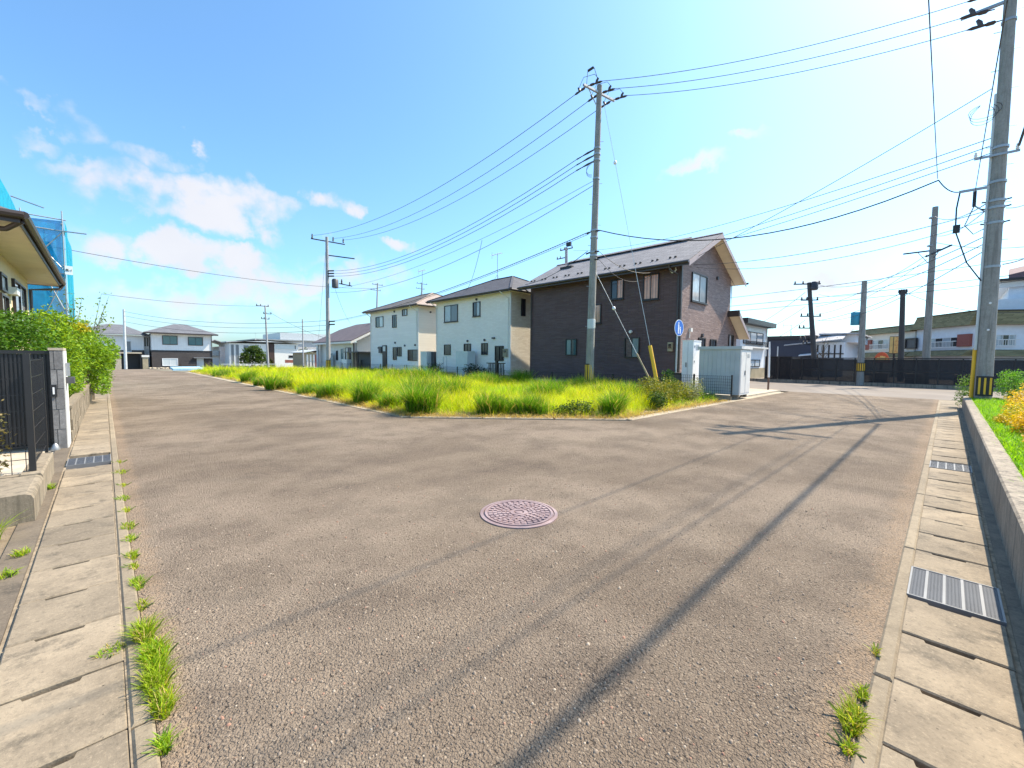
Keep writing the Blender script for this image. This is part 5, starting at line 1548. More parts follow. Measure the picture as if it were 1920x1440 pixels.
for (x, y, z) in ((-1.06, 25.95, 7.45), (-2.2, 25.95, 7.3), (-1.06, 28.7, 7.0), (-1.06, 31.2, 7.0), (-1.65, 27.0, 6.9)): stube((x, y, 0), (x, y, z))
for z in (7.12, 6.65, 4.9, 3.1, 1.3): stube((-2.35, 25.97, z), (-.95, 25.97, z-.03))
for z in (6.9, 5.2, 3.4): stube((-1.08, 25.8, z), (-1.08, 31.4, z))
stube((-1.3, 25.95, 6.62), (-.35, 25.6, 6.58)); stube((-2.28, 24.5, 7.35), (-1.45, 24.2, 7.05))
stube((-2.2, 25.96, 6.6), (-1.06, 25.96, 5.0), .02); stube((-1.06, 25.96, 6.6), (-2.2, 25.96, 5.0), .02); stube((-1.06, 25.96, 4.8), (-1.65, 25.96, 3.2), .02); stube((-1.65, 25.96, 4.8), (-1.06, 25.96, 3.2), .02)
B(-2.2, -1.1, 26.1, 26.9, 4.86, 4.9).build('deck_board', M_TAN, sf); B(-2.2, -1.1, 26.1, 26.9, 3.05, 3.09).build('deck_board', M_TAN, sf)
p0, p1 = (-1.056, 25.900, 5.205), (-0.822, 25.900, 4.842)
so = B(p0[0], p1[0], 25.88, 25.90, p1[2], p0[2]).build('notice_board', M_WHITE, sf)
def text(body, loc, size, rot, mat, parent, name='lettering', ext=.004):
    cu = bpy.data.curves.new(name, 'FONT'); cu.body = body; cu.size = size; cu.align_x = 'CENTER'; cu.align_y = 'CENTER'; cu.extrude = ext; cu.resolution_u = 2
    o = bpy.data.objects.new(name, cu); COL.objects.link(o)
    dg = bpy.context.evaluated_depsgraph_get()
    me = bpy.data.meshes.new_from_object(o.evaluated_get(dg)); bpy.data.objects.remove(o, do_unlink=True)
    me.materials.clear(); me.materials.append(mat)
    o = bpy.data.objects.new(name, me); COL.objects.link(o)
    o.parent = parent; o.location = Vector(loc)-ORG[parent.name]; o.rotation_euler = rot
    ORG[o.name] = ORG[parent.name]
    return o
text('昌-1', ((p0[0]+p1[0])/2, 25.872, (p0[2]+p1[2])/2), .11, (math.pi/2, 0, 0), M_DARKGREY, so)

# hedge and shrubs on the left
GA, GB = (0.055, 0.16, 0.010), (0.28, 0.42, 0.02)
shrub('garden_shrub', 'dark green dense shrub behind the black gate', 'shrub', (-1.2, 11.6, 0), [((-1.15, 11.6, 1.5), (.45, .7, .65)), ((-1.5, 11.2, 1.7), (.5, .6, .55)), ((-.95, 12.6, 1.45), (.45, .8, .6)), ((-1.2, 12.4, 2.0), (.4, .6, .35)), ((-.75, 12.2, .9), (.25, .6, .4))], 9000, .07, (.03, .09, .008), (.10, .22, .015), 'shrubs of the left hedge', up=.6)
shrub('garden_shrub', 'bright yellow-green nandina shrub overhanging the block wall', 'shrub', (-.8, 14.4, 0), [((-.75, 14.0, 1.55), (.4, .9, .6)), ((-.9, 14.6, 2.15), (.45, .8, .4)), ((-.6, 15.2, 1.3), (.35, .9, .5)), ((-.95, 15.6, 1.9), (.4, .8, .5)), ((-.55, 14.2, .85), (.22, .8, .35))], 10000, .08, GA, (.29, .44, .02), 'shrubs of the left hedge', up=.5, aspect=.4)
shrub('garden_shrub', 'bright leafy shrub bulging over the gutter at the far end of the hedge', 'shrub', (-.5, 18, 0), [((-.45, 17.4, 1.6), (.5, 1.0, .6)), ((-.30, 18.4, 1.35), (.50, 1.0, .6)), ((-.6, 18.6, 2.1), (.45, .8, .45)), ((-.15, 19.2, 1.0), (.35, .9, .5)), ((-.1, 18.4, .55), (.25, .8, .3)), ((.05, 19.6, 1.6), (.35, .8, .5)), ((-.05, 17.8, 1.5), (.30, .6, .3))], 12000, .09, GA, (.28, .44, .02), 'shrubs of the left hedge', up=.5, aspect=.4)
shrub('garden_shrub', 'yellowish sprig at the top of the hedge', 'shrub', (-.75, 17.2, 0), [((-.55, 17.2, 2.25), (.30, .5, .16))], 600, .09, (.30, .36, .02), (.50, .40, .02), 'shrubs of the left hedge', hollow=.2)
tw_ = thing('young_tree', 'thin wispy tree rising above the far end of the hedge', 'tree', (-.55, 20.3, 0))
mb = MB(); tips = []
for i in range(16):
    top = Vector((-.55+random.uniform(-.55, .85), 20.3+random.uniform(-.6, .6), random.uniform(2.2, 3.7)))
    b0 = Vector((-.55, 20.3, random.uniform(.2, 1.4))); m = (b0+top)/2+Vector((random.uniform(-.1, .1), 0, .15))
    mb.tube([b0, m, top], [.012, .008, .003], 4); tips += [b0+(top-b0)*t+Vector((random.gauss(0, .06), random.gauss(0, .06), random.gauss(0, .05)+.2*t*(1-t))) for t in np.linspace(.45, 1.02, 26)]
mb.tube([(-.55, 20.3, 0), (-.56, 20.3, 1.5)], [.03, .015], 6)
mb.build('trunk', M_BARK, tw_)
P = np.array([tuple(v) for v in tips]); link(leaf_mesh('crown', P, .10, colmix(len(P), (.08, .18, .012), (.26, .36, .02)), M_LEAF, (-.55, 20.3, 0)), 'crown', tw_)
shrub('garden_shrub', 'small dry shrub behind the fence at the left edge', 'shrub', (-1.0, 6.95, 0), [((-.95, 7.0, .75), (.22, .2, .35)), ((-1.0, 7.0, .35), (.25, .2, .25))], 900, .05, (.10, .10, .03), (.25, .20, .09), stems=8, stem_r=.006, hollow=.2)

# ------------------------------------------------------------------ far houses down the left street
fe = thing('far_house', 'white over dark brown house with grey hip roof at the street end', 'house', (9.8, 96, -.8))
B(5.7, 13.9, 92, 101, -.85, 2.28).build('lower_wall', M_FARDARK, fe); B(5.72, 13.88, 92.02, 101, 2.28, 5.15).build('upper_wall', M_FARWHITE, fe)
B(5.6, 14.0, 91.94, 92.019, 2.22, 2.34).build('belt_course', M_BRONZE, fe)
fcs = [[(4.8, 91.2, 5.3), (9.0, 95.4, 7.0), (10.8, 95.4, 7.0), (14.8, 91.2, 5.3)], [(4.8, 91.2, 5.3), (4.8, 102, 5.3), (9.0, 97.5, 7.0), (9.0, 95.4, 7.0)], [(14.8, 91.2, 5.3), (10.8, 95.4, 7.0), (10.8, 97.5, 7.0), (14.8, 102, 5.3)], [(9.0, 95.4, 7.0), (9.0, 97.5, 7.0), (10.8, 97.5, 7.0), (10.8, 95.4, 7.0)]]
for i, f_ in enumerate(fcs):
    mb = MB(); roofpoly(mb, f_, .1); mb.build('roof' if i == 0 else 'roof_slope', M_ROOFFAR, fe)
B(4.75, 14.85, 91.14, 91.19, 5.05, 5.28).build('fascia', M_GUTTER, fe); B(4.85, 14.75, 91.2, 91.99, 5.152, 5.18).build('soffit', M_OFFWHITE, fe)
fy = faceY(92.0)
window(fe, fy, 7.13, 9.15, 3.29, 4.84, ('teal', 'teal'), w=.09); window(fe, fy, 10.57, 12.69, 3.25, 4.73, ('teal', 'teal'), w=.09)
window(fe, fy, 7.01, 9.1, -.3, .99, ('pale', 'pale'), frame=M_WHITE, w=.08)
dd = MB().fbox(fy, 11.7, 12.7, -.8, 1.0, .01, .06).build('porch_door', M_GLASSPALE, fe); MB().fbox(fy, 11.2, 13.9, 1.05, 1.15, 0.0, 1.0).build('porch_roof', M_STEEL, fe)
MB().fbox(fy, 9.5, 11.6, -.8, .35, .6, .7).build('porch_screen', M_FARDARK, fe)
pipe(fe, [(13.95, 91.95, 5.0), (13.95, 91.95, -.8)], .06)
fd = thing('far_house', 'white over brown house with carport behind the left hedge end', 'house', (3, 97, -.8))
B(-3, 4.9, 94, 103, -.85, 2.3).build('lower_wall', M_FARDARK, fd); B(-2.98, 4.88, 94.02, 103, 2.3, 4.75).build('upper_wall', M_FARWHITE, fd)
B(4.902, 5.6, 95, 103, -.85, 4.75).build('link_wall', M_FARWHITE, fd)
for i, f_ in enumerate([[(-4, 93.2, 4.9), (0.5, 97.4, 6.6), (2.4, 97.4, 6.6), (5.6, 93.2, 4.9)], [(5.6, 93.2, 4.9), (2.4, 97.4, 6.6), (5.6, 103, 4.9)], [(-4, 93.2, 4.9), (-4, 103, 4.9), (.5, 97.4, 6.6)]]):
    mb = MB(); roofpoly(mb, f_, .1); mb.build('roof' if i == 0 else 'roof_slope', M_ROOFFAR, fd)
fy = faceY(94.0)
window(fd, fy, 2.68, 3.30, 2.0, 3.8, ('grey',), w=.08, frame=M_STEELPOLE); window(fd, faceY(95.0), 5.0, 5.18, 3.0, 4.5, ('dark',)); window(fd, faceY(95.0), 5.32, 5.5, 3.0, 4.5, ('dark',))
cp = MB().box(1.1, 4.45, 91.6, 93.95, 1.72, 1.95).build('carport_roof', M_PALECONC, fd)
B(1.2, 1.95, 91.7, 91.9, -.85, 1.71).build('carport_wall', M_PALECONC, cp); B(4.2, 4.4, 91.7, 91.9, -.85, 1.71).build('carport_post', M_BRONZE, cp); B(2.0, 4.19, 93.3, 93.4, -.85, 1.71).build('carport_back', M_BLACK, cp)
B(4.5, 5.2, 91.5, 92.4, -.85, 1.15).build('store_box', M_TAN, cp); B(4.4, 5.35, 91.4, 92.5, 1.16, 1.5).build('store_roof', M_OFFWHITE, cp)
rk = thing('rockery', 'low heap of pale stones before the street-end house', 'rockery', (6.3, 91.4, -.8))
for k in range(12):
    c = (5.4+.2*k, 91.3+random.uniform(-.2, .2), -.8); r = random.uniform(.15, .28)
    MB().lathe(c, [(r*.8, 0), (r, r*.4), (r*.75, r*.9), (r*.3, r*1.1)], 7).build('stone', M_PALECONC, rk)
# pale blocks behind
ap = thing('apartment_block', 'low pale two-storey block behind the round tree', 'building', (28, 112, -1))
B(19.9, 27.6, 110.2, 122, -1.05, 4.35).build('wall', M_FARWHITE, ap); B(28.8, 34.0, 110, 122, -1.05, 4.45).build('end_wall', M_OFFWHITE, ap)
B(27.62, 28.78, 109.98, 122, -1.05, 4.44).build('brown_panel', paint('brown panel', (.05, .028, .024), .7), ap)
MB().prism([(19.2, 109.3, 4.46), (26.5, 109.3, 5.0), (35.0, 109.3, 4.62), (35.0, 123, 4.62), (19.2, 123, 4.46)], (0, 0, .22)).build('roof', M_STEELPOLE, ap)
fy = faceY(110.2)
for (a, b, z0, z1, k) in ((20.2, 20.75, -.6, 4.0, 'grey'), (21.1, 21.7, -.6, 4.0, 'grey'), (22.6, 23.6, 2.2, 3.9, 'grey'), (24.0, 25.2, 2.2, 3.9, 'pale')): window(ap, fy, a, b, z0, z1, (k,), w=.06, frame=M_STEEL)
window(ap, faceY(110.0), 31.86, 33.09, 1.16, 1.75, ('dark', 'dark', 'dark'), w=.06); window(ap, faceY(110.0), 33.0, 33.45, 3.3, 4.1, ('grey',), w=.06)
B(29.1, 33.2, 109.93, 109.995, 3.26, 4.25).build('upper_band', M_GREYBOX, ap)
antenna('small antenna on the pale block roof', (25.5, 112, 5.0), 1.9, 'roof antennas')
sm = thing('far_house', 'pinkish white house with grey roof left of the pale block', 'house', (19, 118, -1))
B(18.9, 21.2, 115, 124, -1.05, 3.6).build('wall', paint('pinkish wall', (.72, .62, .58), .8), sm); B(15.2, 18.88, 116, 124, -1.05, 2.6).build('side_wall', M_FARWHITE, sm)
MB().prism([(14.8, 114.6, 3.6), (18.0, 114.6, 5.0), (21.6, 114.6, 3.7), (21.6, 125, 3.7), (18.0, 125, 5.0), (14.8, 125, 3.6)], (0, 0, .15)).build('roof', M_ROOFPALE, sm)
B(15.0, 18.8, 115.2, 115.99, 1.5, 2.6).build('balcony', M_STEEL, sm); window(sm, faceY(115.0), 20.1, 20.7, 2.0, 3.0, ('dark',)); window(sm, faceY(115.0), 20.1, 20.8, -.3, .7, ('dark',))
fh = thing('far_house', 'small tan house with grey roof at the left end of the low house', 'house', (30, 88, 0))
B(27.4, 31.5, 85, 92, -.8, 2.2).build('wall', M_TAN, fh); B(29.2, 30.8, 84.9, 84.99, -.8, 1.9).build('red_panel', M_BRICKRED, fh)
MB().prism([(27, 84.3, 2.2), (29.6, 84.3, 2.75), (32, 84.3, 2.2), (32, 93, 2.2), (29.6, 93, 2.75), (27, 93, 2.2)], (0, 0, .12)).build('roof', M_STEELPOLE, fh)
for x in (27.7, 28.3, 28.9): B(x, x+.3, 84.92, 84.99, -.6, 1.9).build('pilaster', M_OFFWHITE, fh)
fw = thing('warehouse', 'long grey warehouse roof far behind the low house', 'building', (38, 140, -1))
B(32, 60, 138, 160, -1, 6.2).build('wall', M_ROOFPALE, fw); B(31, 61, 137.5, 161, 6.2, 6.5).build('roof', M_STEEL, fw); B(38, 56, 139, 158, 6.5, 8.6).build('roof_monitor', M_STEELPOLE, fw)
shrub('round_tree', 'round dark green tree in front of the pale block', 'tree', (21.2, 96, -.9), [((21.2, 96, 1.6), (1.9, 1.5, 1.7)), ((19.9, 95.6, 1.0), (1.1, 1.2, 1.3)), ((22.6, 95.8, 1.1), (1.2, 1.2, 1.4)), ((21.4, 95.5, 2.8), (1.2, 1.0, .9))], 5000, .32, (.03, .07, .012), (.09, .15, .02), 'far trees', stem_r=.09)
shrub('clipped_shrub', 'small dark clipped shrub right of the round tree', 'shrub', (24.4, 97, -.9), [((24.4, 97, .2), (.75, .7, .9))], 1200, .22, (.03, .045, .012), (.07, .06, .02), 'far trees')
shrub('far_tree', 'pale tree tops with haze painted in, over the far house left of the block', 'tree', (17.6, 150, -1), [((15.5, 150, 6.3), (2.2, 1.5, 1.2)), ((18.5, 150, 6.6), (2.2, 1.5, 1.3)), ((20.5, 150, 6.0), (1.6, 1.5, 1.0)), ((18, 150, 3.5), (2.5, 1.5, 3))], 2500, .45, (.16, .20, .16), (.26, .30, .24), 'far trees', stem_r=.15)  # leaf colours greyed and paled, distance haze painted in
shrub('far_tree', 'dark green tree mass between the tan house and the pale block', 'tree', (35, 118, -1), [((35, 118, 1.2), (2.5, 1.5, 1.8)), ((38, 118, 1.6), (3, 1.5, 2.0)), ((42, 118, 1.4), (3, 1.5, 1.9))], 4500, .45, (.025, .07, .02), (.06, .12, .03), 'far trees', stem_r=.15)
gr = thing('guard_rail', 'low pale guard rail at the far side of the weedy lot', 'guard rail', (18, 84, -.7))
for k in range(9): B(14+1.0*k, 14.06+1.0*k, 84, 84.06, -.8, .15).build('post', M_STEELPOLE, gr)
B(13.9, 22.2, 83.95, 83.99, .05, .16).build('rail', M_STEELPOLE, gr); B(13.9, 22.2, 84.1, 84.3, -.8, -.15).build('base_wall', M_KERB, gr)
bl = thing('tarpaulin', 'pale blue tarpaulin lying at the far left corner of the weeds', 'tarpaulin', (6.4, 60, -.2))
MB().prism([(5.3, 58, -.15), (8.0, 58, -.15), (8.0, 61, .0), (5.3, 61, .0)], (0, 0, .22)).build('sheet', paint('pale blue sheet', (.35, .55, .68), .6), bl)
vn = thing('sign_board', 'small red and white board far behind the thin bare pole', 'sign', (29, 100, -.9))
B(28.2, 30.0, 100, 100.1, .1, .75).build('panel', M_BRICKRED, vn); B(28.6, 28.7, 100.05, 100.15, -.9, .1).build('leg', M_WHITE, vn); B(29.5, 29.6, 100.05, 100.15, -.9, .1).build('leg', M_WHITE, vn)

# ------------------------------------------------------------------ across the far street on the right
fk = tag(B(34.62, 34.95, -30, 13, -.05, .20).build('far_kerb', M_RETAIN), kind='structure')
sheet('far_yard', [[(34.95, -40, .05), (90, -40, .05), (90, 30, .05), (34.95, 30, .05)]], M_FARASPH)
bf = thing('screen_fence', 'long black see-through screen fence along the far street', 'fence', (34.7, 0, .2))
def panel(y0, y1, z1, double=False):
    B(34.76, 34.772, y0+.002, y1-.002, .24, z1-.03).build('screen_panel', M_PERF, bf)
    B(34.73, 34.802, y0-.03, y0+.03, .2, z1-.001).build('post', M_BLACK, bf)
yy = -12.0
while yy < 7.5:
    panel(yy, yy+.95, 1.70); yy += .95
B(34.735, 34.805, -12, 7.55, 1.70, 1.76).build('top_rail', M_BLACK, bf); B(34.735, 34.805, -12, 7.55, .92, .96).build('middle_rail', M_BLACK, bf)
B(34.735, 34.805, -12, 7.55, .2, .24).build('bottom_rail', M_BLACK, bf)
sb = thing('screened_shelter', 'taller black screened corner at the left end of the fence', 'shelter', (34.9, 8.4, .2))
for (y0, y1) in ((7.6, 8.45), (8.47, 9.3)):
    MB().fbox(faceX(34.78), y0+.06, y1-.04, .24, 1.78, -.01, .0).build('screen_panel', M_PERF, sb)
    MB().fring(faceX(34.78), y0, y1, .2, 1.84, .06, -.02, .03).build('frame', M_BLACK, sb)
B(34.9, 37, 7.6, 7.63, .2, 1.8).build('side_screen', M_PERF, sb); B(36.9, 37, 7.6, 9.3, .2, 1.8).build('back_screen', M_GATE, sb)
# white shop
ws = thing('shop_house', 'narrow white two-storey house with brown flat roof beside the dark house', 'house', (39, 13, 0))
B(35.3, 41.9, 11.2, 15, .9, 4.35).build('wall', M_RESTWHITE, ws); B(35.28, 41.92, 11.19, 15, -.05, .898).build('lower_wall', M_TAN, ws)
B(34.9, 42.5, 10.6, 15.5, 4.36, 4.75).build('roof', M_BRONZE, ws)
fy = faceY(11.2)
window(ws, fy, 35.9, 40.9, 2.85, 3.85, ('curt', 'pale', 'curt'), w=.06); window(ws, fy, 36.4, 40.3, 1.0, 1.6, ('dark', 'pale', 'pale'), w=.06)
MB().fbox(fy, 35.9, 40.9, 3.86, 4.2, 0.0, .05).build('transom', M_GREYBOX, ws)
rl = MB(); rl.fbox(fy, 35.5, 41.3, 3.02, 3.07, .3, .36)
for k in range(26): rl.fbox(fy, 35.55+.226*k, 35.58+.226*k, 2.66, 3.02, .31, .34)
rl.build('balcony_rail', M_BRONZE, ws); MB().fbox(fy, 35.4, 41.4, 2.52, 2.64, 0.0, .36).build('balcony_slab', M_OFFWHITE, ws)
pipe(ws, [(41.8, 11.14, 4.3), (41.8, 11.14, .9)], .05, M_OFFWHITE)
# navy house and half-timbered house
nv = thing('navy_house', 'dark navy metal-clad house behind the thin white post', 'house', (52, 13, 0))
B(50, 56, 9.3, 15.0, 0, 3.75).build('wall', M_NAVY, nv); B(49.7, 56.3, 9.1, 15.2, 3.75, 4.05).build('roof', M_BLACK, nv); window(nv, faceX(50), 13.4, 13.7, 2.6, 3.2, ('pale',)); B(49.95, 49.99, 12.2, 12.3, 0, 3.0).build('downpipe', M_OFFWHITE, nv)
antenna('small antenna over the navy house', (51, 11.4, 4.05), 1.2, 'roof antennas')
ht = thing('timbered_house', 'white half-timbered house with pale grey hip roof behind the crowded pole', 'house', (54, 9.5, 0))
B(50.5, 60, 6.9, 10.6, 0, 3.35).build('wall', M_RESTWHITE, ht)
MB().prism([(49.9, 11.7, 3.05), (49.9, 7.0, 3.55), (53.5, 6.6, 4.75), (53.5, 9.6, 4.75)], (0, 0, .1)).build('roof', M_ROOFPALE, ht)
B(51.5, 60, 6.2, 8.6, 3.36, 4.1).build('upper_wall', M_RESTWHITE, ht); B(51.0, 60.5, 5.9, 9.0, 4.11, 4.25).build('roof_slope', M_ROOFPALE, ht)
fx = faceX(50.5)
for k in range(8): MB().fbox(fx, 7.1+.45*k, 7.22+.45*k, 1.8, 3.1, 0.002, .04).build('timber', M_BRONZE, ht)
MB().fbox(fx, 6.9, 10.6, 2.2, 2.3, .042, .06).build('timber', M_BRONZE, ht); MB().fbox(fx, 6.9, 10.6, 1.7, 1.78, .002, .06).build('timber', M_BRONZE, ht)
MB().prism([(49.4, 10.3, 2.0), (49.4, 8.8, 2.15), (50.45, 8.8, 2.35), (50.45, 10.3, 2.2)], (0, 0, .08)).build('canopy', M_WHITE, ht)
tr = thing('bare_tree', 'bare thin-branched tree beside the crowded pole', 'tree', (48, 8.1, 0))
mb = MB()
for i in range(9):
    a = Vector((48, 8.1, 1.0+.18*i)); b = a+Vector((random.uniform(-.3, .3), random.uniform(-.9, .6), random.uniform(.9, 1.5)))
    mb.tube([a, (a+b)/2+Vector((0, .1, .1)), b], [.035, .022, .008], 5)
mb.tube([(48, 8.1, 0), (48, 8.05, 2.8)], [.07, .035], 6); mb.build('trunk', M_BARK, tr)
P = np.array([(48+random.gauss(0, .2), 8.0+random.gauss(0, .5), random.uniform(2.2, 3.9)) for k in range(60)]); link(leaf_mesh('crown', P, .10, colmix(60, (.05, .06, .03), (.09, .10, .04)), M_LEAF, (48, 8.1, 0)), 'crown', tr)

# restaurant: three oblique facades
rs = thing('restaurant', 'long cream restaurant with mossy mansard roof behind the black fence', 'building', (62, 2, 0))
def seg(a, b):
    a = Vector((a[0], a[1], 0)); b = Vector((b[0], b[1], 0)); u = (b-a).normalized(); n = Vector((u.y, -u.x, 0))
    if n.dot(-a) < 0: n = -n
    return F(a, u, n), (b-a).length
R0, R1, R2, R3, R4 = (74, 12.2), (60, 2.5), (60.0, 2.35), (54.5, -1.55), (58.5, -7.5)
def facade(a, b, z_eave, z_top, wall, roof, band=True, z_can=2.4, step=0.0):
    fr, L = seg(a, b)
    MB().fbox(fr, 0, L, 0, z_eave, -4, 0).build('wall', wall, rs)
    o = MB().prism([fr.p(-.05, z_eave-.05, .55), fr.p(-.05, z_eave-.05, -1), fr.p(-.05, z_top, -1), fr.p(-.05, z_top, .05)], fr.u*(L+.1)).build('mansard_roof', roof, rs)
    MB().fbox(fr, -.05, L+.05, z_top+.002, z_top+.08, -1, .12).build('roof_coping', M_BRONZE, o)
    if band:
        MB().prism([fr.p(0, z_can-.45, 1.0), fr.p(0, z_can-.45, .02), fr.p(0, z_can+.12, .02), fr.p(0, z_can, .5)], fr.u*L).build('canopy_roof', roof, rs)
    return fr, L
RF1, RL1 = facade(R0, R1, 4.75, 5.35, M_RESTWALL, M_ROOFMOSS, True, 2.5)
RF2, RL2 = facade(R2, R3, 4.85, 6.0, M_RESTWHITE, M_ROOFMOSS, True, 2.55)
RF3, RL3 = facade(R3, R4, 4.85, 6.0, M_RESTWHITE, M_ROOFMOSS, True, 2.55)
MB().prism([RF1.p(-.1, 4.6, .62), RF1.p(-.1, 4.6, .55), RF1.p(-.1, 5.43, .1), RF1.p(-.1, 5.43, .16)], RF1.u*5.2).build('roof_sheet', M_ROOFMAUVE, rs)
MB().fbox(RF1, -.5, -.1, 0, 4.6, -1, .1).build('dark_pier', M_BRONZE, rs)
def rwin(fr, a, b, z0, z1, n, shutter=None, side=1):
    window(rs, fr, a, b, z0, z1, tuple(['curt', 'dark', 'curt'][:n]) if n < 4 else ('curt', 'dark')*2, frame=M_OFFWHITE, w=.05)
    mb = MB(); mb.fbox(fr, a-.1, b+.1, z0+.48, z0+.54, .3, .35); mb.fbox(fr, a-.1, b+.1, z0-.06, z0, .3, .35)
    for k in range(int((b-a)/.16)): mb.fbox(fr, a+.16*k, a+.025+.16*k, z0, z0+.48, .31, .34)
    mb.build('balcony_rail', M_OFFWHITE, rs)
s0, s1 = (2.682, 3.533), (6.348, 3.426); rwin(RF1, s0[0], s1[0], 2.95, 3.95, 3)
s0, s1 = (10.458, 3.556), (13.240, 3.461); rwin(RF1, s0[0], s1[0], 3.0, 4.05, 3)
for (a, b) in (((1.485, 3.569), (2.682, 3.533)), ((6.449, 3.558), (8.002, 3.509)), ((8.943, 3.608), (10.359, 3.560))):
    MB().fbox(RF1, a[0], b[0], 2.95, 4.1, 0.0, .2).build('shutter', M_BRICKRED, rs)
s0, s1 = (1.543, 3.434), (5.174, 3.440); rwin(RF2, s0[0], s1[0], 2.95, 3.85, 4)
s0, s1 = (5.230, 3.438), (6.484, 3.386); MB().fbox(RF2, s0[0], s1[0], 2.95, 4.05, 0.0, .25).build('shutter', M_BRICKRED, rs)
s0, s1 = (1.452, 3.376), (2.877, 3.377); rwin(RF3, s0[0], s1[0], 3.0, 3.95, 3)
s0, s1 = (15.885, 3.426), (17.617, 3.365)
MB().fring(RF1, s0[0], s1[0]-.15, 2.9, 4.0, .12, .0, .15).build('window_box', M_BRONZE, rs); MB().fbox(RF1, s0[0]+.12, s1[0]-.27, 3.02, 3.88, .0, .05).build('window_shutter', M_DARKGREY, rs)
# vertical yellow sign and red dome sign
ys = thing('vertical_sign', 'vertical yellow sign with orange lettering beside the black pole', 'sign', (56, 2.9, 0))
ya, yb = (56.000, 4.093, 4.028), (56.000, 3.350, 2.342)
sf_ = faceX(56.0)
u0, u1, z0, z1 = yb[1], ya[1], yb[2], ya[2]
MB().fbox(sf_, u0, u1, z0, z1, 0, .25).build('cabinet', M_BRONZE, ys)
w_ = u1-u0
pn1 = MB().fbox(sf_, u1-w_*.36, u1-.03, z0+.04, z1-.04, .25, .27).build('narrow_panel', M_SIGNYEL, ys)
pn2 = MB().fbox(sf_, u0+.04, u1-w_*.44, z0+.04, z1-.04, .25, .27).build('wide_panel', M_SIGNYEL, ys)
um = (u0+.04+u1-w_*.44)/2; hh = (z1-z0-.08)/5
for i, c in enumerate('うのロさん'):
    text(c, (56-.275, um, z1-.04-hh*(i+.5)), hh*.95, (math.pi/2, 0, -math.pi/2), M_ORANGE, pn2, ext=.008)
MB().fbox(sf_, u0+.3, u0+.45, 0, z0, .05, .2).build('support_post', M_BRONZE, ys)
ds = thing('dome_sign', 'red-orange half-round sign peeping over the black fence', 'sign', (52, 3.4, 0))
da, db = (52.000, 4.865, 1.834), (52.000, 3.742, 1.842); dz = (52.000, 4.326, 2.432)
cu_ = (da[1]+db[1])/2; rw_ = (da[1]-db[1])/2
poly = [(52, cu_+rw_*math.cos(a), 1.45+(dz[2]-1.45)*math.sin(a)) for a in np.linspace(0, math.pi, 20)]
do = MB().prism(poly, (.2, 0, 0)).build('panel', M_REDSIGN, ds)
for k, (a, wd) in enumerate(((-.62, .14), (-.25, .12), (.1, .16), (.5, .14), (.72, .12))):
    yy = cu_+rw_*a; B(51.985, 51.998, yy-wd, yy+wd*.3, 1.55, 1.55+(.55-.3*abs(a))).build('lettering', M_SIGNYEL, do)
MB().box(52.05, 52.15, cu_-.1, cu_+.1, 0, 1.44).build('support_post', M_BRONZE, ds)
cb = thing('corner_building', 'tall pale building with brown roof edge at the right picture edge', 'building', (72, -6, 0))
B(60.5, 80, -12, -3.6, 0, 9.0).build('wall', M_RESTWHITE, cb); B(60, 80.5, -12.5, -2.95, 8.5, 9.05).build('cornice', M_OFFWHITE, cb)
MB().prism([(59.9, -3.5, 9.1), (59.9, -12.5, 11.2), (62, -12.5, 11.8), (62, -3.6, 9.9)], (0, 0, .5)).build('roof', M_ROOFMAUVE, cb); B(59.5, 60.4, -12, -2.9, 9.06, 9.25).build('gutter', M_BRONZE, cb)
B(59, 80, -14, -2.2, 0, 7.3).build('lower_storey', M_RESTWHITE, cb)
# stacked goods seen dimly behind the screen fence
for i, (y, w, h) in enumerate(((1.0, .8, .9), (-1.2, .9, .75), (2.6, .9, 1.0))):
    t = thing('timber_stack', '%s stack of pale boards dimly seen behind the black fence' % ('leftmost of three', 'rightmost of three', 'middle')[(1, 1, 0)[i] if i != 0 else 2], 'timber stack', (36, y, .05), 'goods behind the black fence')
    for k in range(6): B(35.6, 37.2, y, y+w, .06+.13*k, .06+.13*k+.08).build('board', M_PALECONC, t)

